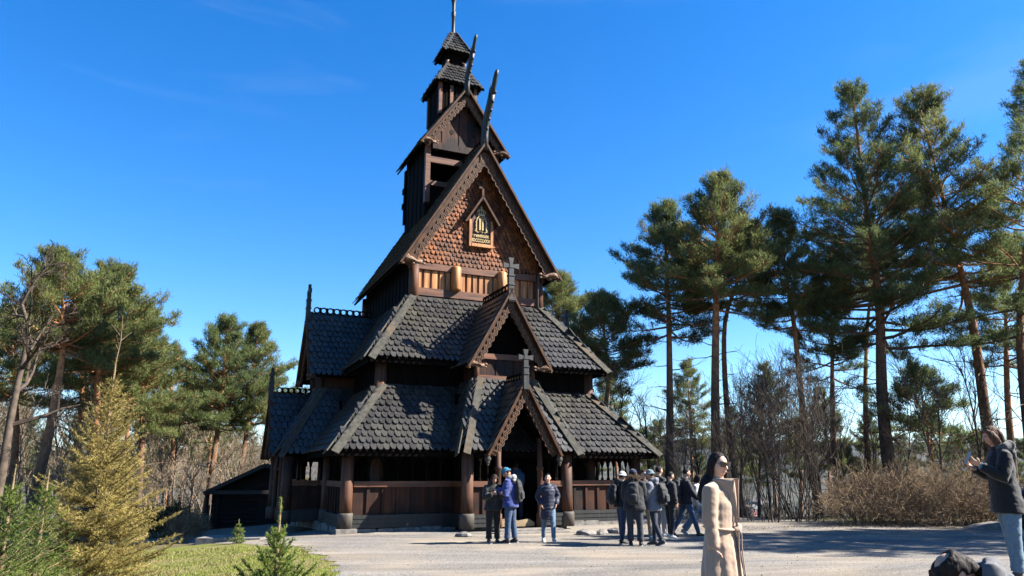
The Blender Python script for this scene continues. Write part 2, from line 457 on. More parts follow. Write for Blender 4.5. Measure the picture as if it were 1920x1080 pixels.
def stones(mb, p, q, z1, dpt=.3):
    p, q = Vector((*p, 0)), Vector((*q, 0)); d = q - p; L = d.length; t = d / L; nrm = Vector((t.y, -t.x, 0)); s = 0
    while s < L:
        l = rs.uniform(.35, .9); l = min(l, L - s + .05); h = z1 * rs.uniform(.8, 1.08); k = rs.uniform(0, .07)
        P = [(-l / 2 + .02, -.6), (l / 2 - .02, -.6), (l / 2 - .01, h * .8), (l / 2 - .07, h), (-l / 2 + .06, h * rs.uniform(.9, 1)), (-l / 2 + .01, h * .75)]
        mb.prism(P, p + t * (s + l / 2) + nrm * (dpt * .4 + k), t, (0, 0, 1), -nrm * dpt); s += l
stones(fo, (-.25, 0), (3.3, 0), .13); stones(fo, (6.6, 0), (10.3, 0), .17); stones(fo, (0, DEP), (0, -.1), .16)
stones(fo, (3.35, -.85), (4.2, -.85), .1); stones(fo, (5.8, -.85), (6.7, -.85), .1); stones(fo, (10, -.1), (10, DEP), .16)
foundation = fo.build('foundation', stone, church)
for (u, v) in ((0, 0), (WID, 0)):
    m = MB(); m.box(u - .3, u + .3, v - .32, v + .3, -.4, .125); m.build('corner_stone', stone, foundation)
# ---------- bay, porch and dormer on three sides
def bay(xf, name, sd, detail=True):
    ez, tz = 2.29, 4.62; eb, tb, eh, thh = 1.52, .12, 1.97, 1.03
    sh, sl = MB(), MB()
    E = [Vector((-eh, -.3, ez)), Vector((-eh, eb, ez)), Vector((eh, eb, ez)), Vector((eh, -.3, ez))]
    Tt = [Vector((-thh, -1.2, tz)), Vector((-thh, tb, tz)), Vector((thh, tb, tz)), Vector((thh, -1.2, tz))]
    for i in (0, 2): roof_plane(E[i], E[i + 1], Tt[i + 1], Tt[i], sh, sl, seed=sd + i)
    up = Vector((0, tb - eb, tz - ez)); H = up.length; up.normalize()
    for s in (-1, 1):                                                       # front slope, open where the porch roof meets it
        P = [(s * eh, 0), (s * 1.12, 0), (s * .06, H * .93), (0, H), (s * thh, H)]
        shingles(sh, Vector((0, eb, ez)), (1, 0, 0), up, P, seed=sd + 5 + s)
        slab(sl, [Vector((x, eb, ez)) + up * y for x, y in P[:3] + P[4:]], .07)
    ro = sh.xf(xf).build(name, shing, church); sl.xf(xf).build('roof_boarding', tar, ro)
    for s in (-1, 1):
        a, b = Vector((s * eh, eb, ez)), Vector((s * thh, tb, tz)); d = (b - a).normalized(); m = MB()
        for fd in (Vector((-s, 0, 0)), Vector((0, -1, 0))):
            inn = (fd - d * fd.dot(d)).normalized(); pn = inn.cross(d); pn = pn if pn.z > 0 else -pn
            A = a - d * .1 + pn * .12; B = b + d * .05 + pn * .12
            m.obox((A + B) / 2 + inn * .11, (B - A) / 2, inn * .11, pn * .02)
        m.xf(xf).build('hip_board', hipm, ro)
    return ro

def porch(xf, sd):
    hb, z0, z1 = 1.17, 2.29, 4.46; bf = 1.62
    ro, sl = gable_roof('porch', xf, hb, bf, .1, z0, z1, sd=sd)
    sl.xf(xf).build('roof_boarding', tar, ro)
    gable_front(ro, xf, bf, hb, z0, z1, bw=.22, zz=3, per=.26, capf=.14)
    cross_finial(ro, xf, bf + .08, z1 - .0, z1 + .98, .86)
    crest(ro, xf, 0, bf - .1, 0, .25, z1 + .0, .1)
    m = MB()
    for s in (-1, 1):
        c = MB(); c.lathe([(.12, .1), (.12, .5), (.085, .52), (.085, 1.75), (.12, 1.8), (.12, 1.86), (.085, 1.9), (.085, 2.75)], (s * .70, 1.22, 0), 14)
        c.xf(xf).build('porch_post', postwood, ro, True)
    m = MB(); planks(m, (-1.5, -.55), (1.5, -.55), .1, 4.2); m.xf(xf).build('back_wall', tar, ro)
    m = MB(); m.box(-1.6, 1.6, -.3, 1.1, .1, .22); m.xf(xf).build('porch_floor', tar, ro)
    m = MB()
    m.box(-1.0, 1.0, .0, .1, 3.5, 4.4); m.xf(xf).build('lintel', tar, ro)
    return ro

def dormer(xf, sd):
    hb, z0, z1 = 1.42, 5.06, 7.55; bf = .5
    ro, sl = gable_roof('dormer', xf, hb, bf, -2.3, z0, z1, sd=sd)
    sl.xf(xf).build('roof_boarding', tar, ro)
    gable_front(ro, xf, bf, hb, z0, z1, bw=.24, zz=3, per=.28)
    cross_finial(ro, xf, bf + .08, z1, z1 + 1.2, .98)
    crest(ro, xf, 0, bf - .12, 0, -1.9, z1, .115)
    for s in (-1, 1): bracket(ro, xf, s * (hb - .07), bf + .05, z0 - .03, s, .85)
    w = MB(); wb = .1
    n = 6
    for i in range(n):
        a = -.95 + 1.9 * (i + .5) / n; w.box(a - .15, a + .15, wb - .08 - .02 * (i % 2), wb - .03 - .02 * (i % 2), 4.55, 5.4)
    g_ = MB(); g_.prism([(-1.2, 5.3), (1.2, 5.3), (0, 7.4)], (0, wb - .35, 0), (1, 0, 0), (0, 0, 1), (0, .08, 0)); g_.xf(xf).build('gable_wall', tar, ro)  # near-black of the shaded gable recess is put into the wall colour
    w.box(-1.0, -.94, wb - 1.3, wb - .1, 4.5, 5.5); w.box(.94, 1.0, wb - 1.3, wb - .1, 4.5, 5.5)
    w.xf(xf).build('dormer_wall', redwood, ro)
    b2 = MB(); b2.box(-1.0, 1.0, wb - .07, wb + .05, 4.60, 4.78); b2.box(-1.15, 1.15, wb - .1, wb + .04, 5.32, 5.5); b2.xf(xf).build('beam', hbeam, ro)
    for s in (-1, 1):
        c = MB(); c.lathe([(.085, 4.45), (.085, 5.45)], (s * 1.0, wb, 0), 12); c.xf(xf).build('dormer_post', postwood, ro, True)
    return ro
for i, xf in enumerate((west, north, south)):
    bay(xf, 'bay_roof', 30 + 10 * i); porch(xf, 60 + 10 * i); dormer(xf, 90 + 10 * i)
for s in (-1, 1):
    m = MB(); x = s * 1.2
    for k, (z, r) in enumerate(((2.18, .08), (2.10, .11), (2.0, .07), (1.93, .045))): m.ball((x, 1.6, z), r, 7, 5, (1, .7, .9))
    m.xf(west).build('eave_boss', hipm, church, True)
# ---------- nave walls, gable, roof
N0, N1 = 2.4, 9.3
nw = MB(); planks(nw, (N0, N1), (N0, N0), 7.6, 9.62); planks(nw, (WID - N0, N0), (WID - N0, N1), 7.6, 9.62); planks(nw, (WID - N0, N1), (N0, N1), 7.6, 9.3); nw.prism([(-2.6, 9.3), (2.6, 9.3), (0, 13.6)], (UC, N1, 0), (1, 0, 0), (0, 0, 1), (0, .1, 0))
nave_wall = nw.build('nave_wall', tar, church)
gw = MB(); rg = random.Random(8); a = N0 + .2
while a < WID - N0 - .3:
    w = rg.choice((.24, .3, .34)); gw.box(a + .05, a + w - .05, N0 - .03, N0 + .03, 8.15, 8.82); a += w
gw.box(N0, WID - N0, N0 + .05, N0 + .09, 7.7, 9.3)
gallery = gw.build('gallery_panel', orange, church)
b = MB(); b.box(N0, WID - N0, N0 - .09, N0 + .06, 7.86, 8.14); b.build('lower_beam', hbeam, gallery)
b = MB(); b.box(N0 - .1, WID - N0 + .1, N0 - .10, N0 + .06, 8.83, 9.08); b.build('upper_beam', hbeam, gallery)
for uu in (4.08, 5.92):
    c = MB(); c.lathe([(.14, 8.12), (.185, 8.2), (.185, 8.98), (.15, 9.04)], (uu, N0 - .12, 0), 16); c.build('half_log', orange, gallery, True)
for uu in (N0 + .12, WID - N0 - .12): pillar(nave_wall, uu, N0, 7.55, 9.15, .19, False)
for vv in (N1,):
    for uu in (N0, WID - N0): pillar(nave_wall, uu, vv, 7.55, 9.15, .19, False)
VF = 1.9; GH, GZ0, GZ1 = 3.1, 8.93, 13.95
sh, sl = MB(), MB()
for s in (-1, 1):
    p0, p1 = Vector((UC + s * GH, VF, GZ0)), Vector((UC + s * GH, N1 + .3, GZ0)); q0, q1 = Vector((UC, VF, GZ1)), Vector((UC, N1 + .3, GZ1))
    up = (q0 - p0); h = up.length; L = (p1 - p0).length
    if s < 0: shingles(sh, p0, (0, 1, 0), up, [(0, 0), (L, 0), (L, h), (0, h)], seed=4)
    slab(sl, [p0, p1, q1, q0], .07)
nave_roof = sh.build('nave_roof', shing, church); sl.build('roof_boarding', tar, nave_roof)
def navex(a, b, z): return (UC + a, -b, z)
gable_front(nave_roof, navex, -VF, GH, GZ0, GZ1, bw=.34, capf=.18, zz=4, per=.36)
for s in (-1, 1): bracket(nave_roof, navex, s * (GH - .16), -VF + .06, GZ0 + .02, s, 1.15)
crest(nave_roof, navex, 0, -VF - .15, 0, -4.3, GZ1, .12)
# shingled gable wall
gsh = MB(); SHN = Vector((0, -1, 0)); hwid = GH - .45
shingles(gsh, (UC, N0 - .02, 9.09), (1, 0, 0), (0, 0, 1), [(-hwid, 0), (hwid, 0), (0, 4.5)], w=.165, row=.175, th=.03, seed=9, tail=.75)
gable_wall = gsh.build('gable_wall', wshing, church)
g2 = MB(); g2.prism([(-hwid - .3, 9.08), (hwid + .3, 9.08), (0, 13.7)], (UC, N0, 0), (1, 0, 0), (0, 0, 1), (0, .1, 0)); g2.build('gable_boarding', tar, gable_wall)
# plaque
pq = MB(); PV = N0 - .16
pq.box(UC - .40, UC + .44, PV, PV + .1, 9.95, 10.9); pq.prism([(-.40, 10.9), (.44, 10.9), (.02, 11.6)], (UC, PV, 0), (1, 0, 0), (0, 0, 1), (0, .1, 0))
plaque = pq.build('plaque', plaquem, church)
m = MB(); m.box(UC - .46, UC - .36, PV - .06, PV + .06, 9.9, 10.95); m.box(UC + .40, UC + .5, PV - .06, PV + .06, 9.9, 10.95); m.box(UC - .359, UC + .399, PV - .07, PV + .06, 9.9, 10.02)
m.build('plaque_frame', orange, plaque)
m = MB()
for s in (-1, 1):
    m.bar((UC + .02 + s * .68, PV - .10, 10.78), (UC + .02 - s * .02, PV - .10, 11.88), .24, .07, (s, 0, .6))
m.build('plaque_roof', verge, plaque)
m = MB(); m.box(UC - .02, UC + .06, PV - .2, PV - .13, 11.7, 12.5); m.box(UC - .14, UC + .18, PV - .2, PV - .13, 12.17, 12.25); m.build('plaque_cross', verge, plaque)
m = MB(); X = UC + .02; Yp = PV - .03                              # crown
for k in range(5):
    g = (k - 2) * .068; m.tube([(X + g * .75, Yp, 11.18), (X + g * 1.35, Yp, 11.30), (X + g * .3, Yp, 11.40)], [.014, .016, .012], 6)
m.box(X - .12, X + .12, Yp - .02, Yp + .02, 11.13, 11.19); m.ball((X, Yp, 11.43), .03, 8, 5); m.box(X - .012, X + .012, Yp - .01, Yp + .01, 11.44, 11.52); m.box(X - .035, X + .035, Yp - .01, Yp + .01, 11.475, 11.495)
m.build('crown', gold, plaque, False)
m = MB()                                                            # monogram: two bars under a double arch with feet
for g in (-.055, .055): m.box(X + g - .032, X + g + .032, Yp - .02, Yp + .02, 10.56, 11.0)
m.box(X - .11, X + .11, Yp - .015, Yp + .015, 10.985, 11.02)
for s in (-1, 1):
    m.tube([(X + s * .2, Yp, 10.52), (X + s * .2, Yp, 10.9), (X + s * .17, Yp, 11.02), (X + s * .1, Yp, 11.09), (X, Yp, 11.07)], [.026] * 5, 6)
    for zz in (10.58, 10.72, 10.86): m.ball((X + s * .215, Yp, zz), .042, 7, 5, (1, .6, .8))
    m.tube([(X + s * .02, Yp, 10.5), (X + s * .14, Yp, 10.47), (X + s * .26, Yp, 10.53)], [.03, .022, .03], 6)
m.build('monogram', gold, plaque)
def text_mesh(body, size, loc, m, parent, name, ext=.012):
    cu = bpy.data.curves.new(name, 'FONT'); cu.body = body; cu.size = size; cu.align_x = 'CENTER'; cu.extrude = ext; cu.offset = .004
    o = bpy.data.objects.new(name, cu); COL.objects.link(o)
    dg = bpy.context.evaluated_depsgraph_get(); me = bpy.data.meshes.new_from_object(o.evaluated_get(dg)); COL.objects.unlink(o); bpy.data.objects.remove(o)
    me.materials.clear(); me.materials.append(m)
    ob = link(name, me, parent); ob.location = loc; ob.rotation_euler = (R(90), 0, 0); return ob
text_mesh('restituit', .19, (X, Yp, 10.28), gold, plaque, 'inscription')
tm = text_mesh('MDCCCLXXXV', .17, (X, Yp, 10.09), gold, plaque, 'inscription'); tm.scale = (.74, 1.1, 1)
# ---------- dragons
def dragon(par, v0, z0, s=1.0):
    """rearing beast head: curved neck, open jaws; grows toward the west (-v)"""
    m = MB(); P = [(.0, -.35), (.02, .25), (-.06, .7), (-.30, 1.12), (-.52, 1.42), (-.70, 1.72)]
    W = [.2, .22, .23, .21, .18, .15]
    m.tube([(UC, v0 + a * s, z0 + z * s) for a, z in P], [(.13 * s, w * s) for w in W], 10)
    m.tube([(UC, v0 + a * s, z0 + z * s) for a, z in ((-.60, 1.55), (-.85, 1.92), (-1.10, 2.35), (-1.22, 2.48))], [(.1 * s, .13 * s), (.1 * s, .12 * s), (.09 * s, .11 * s), (.06 * s, .05 * s)], 8)
    m.tube([(UC, v0 + a * s, z0 + z * s) for a, z in ((-.52, 1.5), (-.56, 1.85), (-.62, 2.06))], [(.09 * s, .1 * s), (.08 * s, .08 * s), (.05 * s, .03 * s)], 8)
    m.tube([(UC, v0 + a * s, z0 + z * s) for a, z in ((-.6, 2.0), (-.58, 2.3), (-.56, 2.5))], [.012 * s, .008 * s, .004 * s], 5)
    for a, z in ((-.02, .5), (-.22, .82), (-.4, 1.1), (-.58, 1.38), (-.80, 1.66)): m.ball((UC, v0 + (a - .19) * s, z0 + z * s), .09 * s, 7, 5, (.8, 1, .8))
    return m.build('dragon_finial', crossm, par, True)
dragon(nave_roof, VF + .0, GZ1 + .05, 1.0)
# ---------- bell tower
TH, TF, TB, TZ0, TZ1 = 1.5, 4.4, 7.4, 10.5, 14.75
tw = MB()
planks(tw, (UC - TH, TB), (UC - TH, TF), TZ0, 15.1, w=.3)
planks(tw, (UC + TH, TF), (UC + TH, TB), TZ0, 15.1, w=.3)
planks(tw, (UC - TH, TF), (UC - .2, TF), TZ0, 13.1, w=.3); planks(tw, (UC + .2, TF), (UC + TH, TF), TZ0, 13.1, w=.3)
planks(tw, (UC + TH, TB), (UC - TH, TB), TZ0, 13.45, w=.3); planks(tw, (UC + TH, TB), (UC + .25, TB), 13.45, 14.6, w=.3); planks(tw, (UC + .25, TB), (UC - TH, TB), 13.95, 14.6, w=.3); planks(tw, (UC - .55, TB), (UC - TH, TB), 13.45, 13.95, w=.3); tw.box(UC - TH, UC + TH, TF - .05, TB, 14.25, 14.32)
tower = tw.build('bell_tower', tar, church)
m = MB()
for s in (-1, 1): m.box(UC + s * TH - .1, UC + s * TH + .1, TF - .12, TF + .08, 12.2, 14.75)
m.box(UC - TH + .101, UC + TH - .101, TF - .1, TF + .05, 13.95, 14.2); m.box(UC - TH + .101, UC + TH - .101, TF - .1, TF + .05, 12.95, 13.15); m.box(UC - .12, UC + .12, TF - .09, TF + .04, 13.15, 13.949)
m.build('belfry_frame', hbeam, tower)
m = MB()
for s in (-1, 1): m.box(UC + s * TH - .1, UC + s * TH + .1, TB - .1, TB + .1, 12.2, 14.7)
m.box(UC - .1, UC + .0, TB - .1, TB + .1, 13.4, 14.0)
for k in range(2): m.box(UC - TH - .16, UC - TH + .05, TB - .1, TB + .12, 13.6 - k * .7, 13.85 - k * .7)
m.build('belfry_stud', tar, tower)
m = MB(); n = 7
for k in range(n):
    a = -1.3 + 2.6 * (k + .5) / n; ht = 14.75 + (1.5 - abs(a)) * 1.5
    m.box(UC + a - .18, UC + a + .18, TF - .06 - .02 * (k % 2), TF + .0, 14.55, ht)
m.box(UC - 1.35, UC + 1.35, TF - .25, TF - .05, 14.5, 14.8)
twg = m.build('tower_gable', redwood, church)
m = MB()
for s in (-.45, .45):
    m.lathe([(.10, 0), (.10, .02)], (0, 0, 0), 12)
m = MB()
for s in (-.5, .5): m.tube([(UC + s, TF - .075, 15.45), (UC + s, TF - .09, 15.45)], [.1, .1], 12)
m.build('gable_opening', mat('opening_dark', (.004, .003, .003), rough=.9), twg)
m = MB(); m.box(UC + .1, UC + .45, TF - .35, TF - .05, 14.3, 14.42); m.box(UC + .2, UC + .34, TF - .28, TF - .12, 13.7, 14.3); m.build('bell_beam', hbeam, twg)
def twx(a, b, z): return (UC + a, -b, z)
tr, sl = gable_roof('tower_roof', twx, 1.87, -4.0, -7.75, 14.65, 17.35, sd=120)
sl.xf(twx).build('roof_boarding', tar, tr)
gable_front(tr, twx, -4.0, 1.87, 14.65, 17.35, bw=.26, zz=3, per=.3)
for s in (-1, 1): bracket(tr, twx, s * 1.75, -3.95, 14.68, s, .9)
dragon(tr, 3.95, 17.3, .82)
# turret above
CV = 5.9
def square_wall(mb, h, z0, z1, w=.22):
    c = [(UC - h, CV - h), (UC + h, CV - h), (UC + h, CV + h), (UC - h, CV + h)]
    planks(mb, c[0], c[1], z0, z1, w); planks(mb, c[1], c[2], z0, z1, w); planks(mb, c[2], c[3], z0, z1, w); planks(mb, c[3], c[0], z0, z1, w)
m = MB(); square_wall(m, .8, 15.2, 18.0); turret = m.build('turret', tar, church)
m = MB()
for sx in (-1, 1):
    for sy in (-1, 1): m = MB(); m.box(UC + sx * .8 - .07, UC + sx * .8 + .07, CV + sy * .8 - .08, CV + sy * .8 + .08, 16.6, 18.1); m.build('turret_post', hbeam, turret)
m = MB(); m.box(UC - .38, UC - .24, CV - .9, CV - .82, 17.0, 18.0); m.build('turret_post', hbeam, turret)
m = MB(); square_wall(m, .36, 19.1, 19.9, .2); m.build('lantern_wall', tar, turret)
def pyramid(name, h0, z0, h1, z1, sd, w=.2, row=.22):
    e = [Vector((UC + x * h0, CV + y * h0, z0)) for x, y in ((-1, -1), (1, -1), (1, 1), (-1, 1))]
    t = [Vector((UC + x * h1, CV + y * h1, z1)) for x, y in ((-1, -1), (1, -1), (1, 1), (-1, 1))]
    sh, sl, hb = MB(), MB(), MB()
    for i in range(4):
        roof_plane(e[i], e[(i + 1) % 4], t[(i + 1) % 4], t[i], sh, sl, seed=sd + i, w=w, row=row)
        d = (t[i] - e[i]).normalized()
        for j in (1, 3):
            fd = (e[(i + j) % 4] - e[i]).normalized(); inn = (fd - d * fd.dot(d)).normalized(); pn = inn.cross(d); pn = pn if pn.z > 0 else -pn
            A = e[i] - d * .04 + pn * .07; B = t[i] + pn * .07
            hb.obox((A + B) / 2 + inn * .06, (B - A) / 2, inn * .06, pn * .018)
    ro = sh.build(name, shing, church); sl.build('roof_boarding', tar, ro); hb.build('hip_board', crossm, ro)
    return ro
pyramid('turret_roof', 1.05, 18.05, .36, 19.3, 140)
pyr = pyramid('spire_roof', .64, 19.82, .05, 21.1, 150, .17, .2)
m = MB(); m.lathe([(.07, 20.95), (.10, 21.1), (.075, 21.25), (.085, 22.0), (.12, 22.05), (.07, 22.12), (.12, 22.2), (.07, 22.28), (.085, 22.7), (.12, 22.85), (.17, 23.0), (.08, 23.2), (.03, 24.2)], (UC, CV, 0), 12)
m.build('spire_mast', crossm, pyr, True)
for s in (-1, 1):
    m = MB(); m.tube([(UC + s * .36, CV - .4, 19.22), (UC + s * .42, CV - .48, 19.38), (UC + s * .3, CV - .42, 19.5)], [.06, .07, .03], 7); m.build('corner_knob', carve, turret, True)
# ---------- steps, threshold, drain pipe
m = MB(); m.prism([(-.62, .12), (.6, .12), (.62, .22), (.4, .34), (.1, .28), (-.2, .36), (-.6, .3)], (UC - .05, -1.12, 0), (1, 0, 0), (0, 0, 1), (0, .16, 0)); m.build('threshold', mat('worn_wood', (.5, .36, .2), (.3, .2, .11), 8, (.2, 1, 1), .7, .4), church)
m = MB(); m.box(UC - .95, UC + 1.1, -2.0, -1.35, -.1, .09); m.box(UC - 1.25, UC + 1.0, -2.55, -1.99, -.12, .045); m.build('door_step', stone, church)
m = MB(); m.tube([(7.28, 2.0, 9.0), (7.28, 2.0, 7.75)], [.022, .022], 6); m.build('drain_pipe', crossm, church)
wall_run((-BAYB, VC + BAYH), (-BAYB, VC + .8)); wall_run((-BAYB, VC - .8), (-BAYB, VC - BAYH)); wall_run((0, VC - BAYH), (-BAYB, VC - BAYH))
for s in (-1, 1): pillar(church, -BAYB, VC + s * BAYH, .05, 2.35)
# ================================================================== GROUND
def grid_mesh(name, xs, ys, m, off, keep=None):
    X, Y = np.meshgrid(xs, ys); Z = height(X, Y) + off
    V = np.stack([X, Y, Z], -1).reshape(-1, 3); nx, ny = len(xs), len(ys); F = []
    for j in range(ny - 1):
        for i in range(nx - 1):
            if keep is None or keep((xs[i] + xs[i + 1]) / 2, (ys[j] + ys[j + 1]) / 2): F.append((j * nx + i, j * nx + i + 1, (j + 1) * nx + i + 1, (j + 1) * nx + i))
    used = sorted({i for f in F for i in f}); mp = {u: k for k, u in enumerate(used)}
    me = bpy.data.meshes.new(name); me.from_pydata(V[used].tolist(), [], [tuple(mp[i] for i in f) for f in F]); me.materials.append(m)
    me.polygons.foreach_set('use_smooth', [True] * len(me.polygons)); return link(name, me)

def tris_flat(C, D, l, w, rng):
    N = len(C); a = np.cross(D, [0, 0, 1.]); a /= np.linalg.norm(a, axis=1)[:, None] + 1e-9; a[:, 2] += rng.normal(0, .3, N); k = rng.uniform(.6, 1.4, (N, 1))
    V = np.empty((N, 3, 3)); V[:, 0] = C - a * w * k; V[:, 1] = C + a * w * k; V[:, 2] = C + D * l * k; return V.reshape(-1, 3)
soil = mat('dry_grass_soil', (.30, .235, .115), (.16, .125, .065), 1.6, (1, 1, 1), .95, .8, bscale=30, detail=10, spec=.1, c3=(.10, .105, .045), scale3=.22, lo3=.42, hi3=.62)
rr = [0]; r = .5
while r < 13000: rr.append(r); r += max(.35, r * .035)
na = 300; ang = np.linspace(0, 2 * np.pi, na, endpoint=False); V = [(0, 0, gz(0, 0))]; F = []
for r in rr[1:]:
    x, y = r * np.cos(ang), r * np.sin(ang); z = height(x, y); V += list(zip(x.tolist(), y.tolist(), z.tolist()))
for i in range(na): F.append((0, 1 + i, 1 + (i + 1) % na))
for k in range(len(rr) - 2):
    a, b = 1 + k * na, 1 + (k + 1) * na
    for i in range(na): F.append((a + i, b + i, b + (i + 1) % na, a + (i + 1) % na))
me = bpy.data.meshes.new('ground'); me.from_pydata(V, [], F)
forest_far = mat('far_forest_ground', (.11, .105, .075), (.05, .058, .045), .02, (1, 1, 1), .95, 0, detail=12, spec=.05, c3=(.14, .13, .10), scale3=.006)
me.materials.append(soil); me.materials.append(forest_far)
mi = [0] * na
for k in range(len(rr) - 2): mi += [1 if rr[k + 1] > 50 else 0] * na
me.polygons.foreach_set('material_index', mi)
me.polygons.foreach_set('use_smooth', [True] * len(F)); g = link('ground', me); tag(g, kind='structure')

gravel = mat('gravel', (.455, .42, .375), (.185, .17, .152), 30, (1, 1, 1), .95, 1.0, bscale=55, detail=12, spec=.15, c3=(.54, .44, .32), scale3=.35, lo3=.45, hi3=.75)
lawnm = mat('lawn_turf', (.27, .29, .055), (.14, .18, .035), 9, (1, 1, 1), .95, .8, bscale=60, detail=8, spec=.1, c3=(.27, .23, .10), scale3=.9, lo3=.45, hi3=.65)
pathm = mat('path_gravel', (.42, .37, .30), (.28, .245, .20), 30, (1, 1, 1), .95, .6, bscale=60, spec=.1)
_nt = gravel.node_tree; _b = _nt.nodes['Principled BSDF']; _src = _b.inputs['Base Color'].links[0].from_socket          # trodden and raked streaks
_tc = _nt.nodes.new('ShaderNodeTexCoord'); _mp = _nt.nodes.new('ShaderNodeMapping'); _mp.inputs['Scale'].default_value = (.22, 1.1, 1); _mp.inputs['Rotation'].default_value = (0, 0, .25)
_nz = _nt.nodes.new('ShaderNodeTexNoise'); _nz.inputs['Scale'].default_value = 1.1; _nz.inputs['Detail'].default_value = 7; _nz.inputs['Distortion'].default_value = .8
_mr = _nt.nodes.new('ShaderNodeMapRange'); _mr.inputs['From Min'].default_value = .35; _mr.inputs['From Max'].default_value = .65; _mr.inputs['To Min'].default_value = .72; _mr.inputs['To Max'].default_value = 1.12
_hs = _nt.nodes.new('ShaderNodeHueSaturation'); _nt.links.new(_tc.outputs['Object'], _mp.inputs[0]); _nt.links.new(_mp.outputs[0], _nz.inputs['Vector']); _nt.links.new(_nz.outputs['Fac'], _mr.inputs['Value'])
_nt.links.new(_mr.outputs[0], _hs.inputs['Value']); _nt.links.new(_src, _hs.inputs['Color']); _nt.links.new(_hs.outputs[0], _b.inputs['Base Color'])
def inside(poly, x, y):
    c = False; n = len(poly); j = n - 1
    for i in range(n):
        if (poly[i][1] > y) != (poly[j][1] > y) and x < (poly[j][0] - poly[i][0]) * (y - poly[i][1]) / (poly[j][1] - poly[i][1]) + poly[i][0]: c = not c
        j = i
    return c
YARD = [(-1.7, 5), (-2.6, 12.5), (-3.9, 16.2), (-5.6, 18.6), (-6.5, 20.6), (-7, 24), (2, 36), (12, 27.6), (26, 28), (40, 27), (40, -8), (-.3, -8)]
LAWN = [(-1.6, 2), (-2.6, 12.6), (-3.9, 16.3), (-5.6, 18.7), (-6.6, 20.6), (-8.4, 21.4), (-10.5, 20.5), (-12.5, 18), (-12, 8), (-9, 1)]
PATH = [(-5.4, 18.4), (-6.4, 20.4), (-7.2, 24), (-7, 40), (-9.0, 40), (-15.5, 31.5), (-24, 28), (-24, 26.4), (-14, 27.2), (-10.5, 25), (-9.2, 22.3)]
def jit(x, y, s=.35):
    return (x + s * mnoise.noise((x * .8, y * .8, 3.1)) + .12 * mnoise.noise((x * 3, y * 3, 1)), y + s * mnoise.noise((x * .8, y * .8, 9.7)))
tag(grid_mesh('gravel_yard', np.arange(-8, 40.01, .2), np.arange(-4, 36.01, .2), gravel, .018, lambda x, y: inside(YARD, *jit(x, y))), kind='structure')
tag(grid_mesh('lawn', np.arange(-13, -.5, .2), np.arange(1, 22, .2), lawnm, .009, lambda x, y: inside(LAWN, *jit(x, y))), kind='structure')
tag(grid_mesh('footpath', np.arange(-25, -4, .2), np.arange(17, 41, .25), pathm, .013, lambda x, y: inside(PATH, *jit(x, y, .2)) and not inside(YARD, *jit(x, y))), kind='structure')
# grass blades on the lawn: too many to count, one object
rg = np.random.default_rng(5); n = 60000
px = rg.uniform(-9, -1.2, n); py = rg.uniform(6.5, 19, n)
kp = np.array([inside(LAWN, *jit(a, b, .75)) for a, b in zip(px, py)]); kp &= rg.random(n) < np.clip(1.35 - py / 19, .25, 1)
nzv = np.array([mnoise.noise((a * .5, b * .5, 0)) for a, b in zip(px, py)]); px, py, nzv = px[kp], py[kp], nzv[kp]; n = len(px)
pz = height(px, py); th = rg.uniform(0, 2 * np.pi, n); hgt = rg.uniform(.025, .06, n) * (1 + .6 * nzv); w = .006 + .0004 * py; ln = rg.normal(0, .02, (n, 2))
V = np.empty((n, 3, 3)); V[:, 0] = np.stack([px - np.cos(th) * w, py - np.sin(th) * w, pz], -1); V[:, 1] = np.stack([px + np.cos(th) * w, py + np.sin(th) * w, pz], -1)
V[:, 2] = np.stack([px + ln[:, 0], py + ln[:, 1], pz + hgt], -1)
bladem = mat('grass_blades', (.24, .26, .05), (.38, .33, .13), 2.2, (1, 1, 1), .7, 0, island=.3, spec=.2, trans=.25)
gr = link('grass', tri_mesh('grass', V.reshape(-1, 3), np.arange(n * 3).reshape(-1, 3), bladem)); tag(gr, kind='stuff')
# loose stones and leaf litter on the gravel
rg2 = random.Random(4); mb = MB()
for i in range(2600):
    y = 5 + 15 * rg2.random() ** 1.5; x = rg2.uniform(-.25, .62) * y
    if not inside(YARD, *jit(x, y)): continue
    r = rg2.uniform(.004, .010); mb.ball((x, y, gz(x, y) + .02), r, 5, 3, (rg2.uniform(.8, 1.5), rg2.uniform(.8, 1.3), .6))
tag(mb.build('loose_pebbles', mat('pebble', (.6, .55, .48), (.3, .28, .25), 3, island=.5, rough=.9)), kind='stuff')

# dead leaves blown over the gravel and along its far edge
rg = np.random.default_rng(15); n = 5200
x = rg.uniform(4, 22, n); y = 25.0 - np.abs(rg.normal(0, 1.1, n)); x2 = rg.uniform(-2, 12, 700); y2 = rg.uniform(6, 22, 700); x = np.concatenate([x, x2]); y = np.concatenate([y, y2]); z = height(x, y) + .026
C = np.stack([x, y, z], -1); D = rg.normal(size=(len(x), 3)) * [1, 1, .25]; D /= np.linalg.norm(D, axis=1)[:, None]
V = tris_flat(C, D, .032, .014, rg)
tag(link('leaf_litter', tri_mesh('leaf_litter', V, np.arange(len(V)).reshape(-1, 3), mat('dead_leaf', (.42, .27, .13), (.22, .13, .07), 3, island=.4, rough=.9))), kind='stuff')
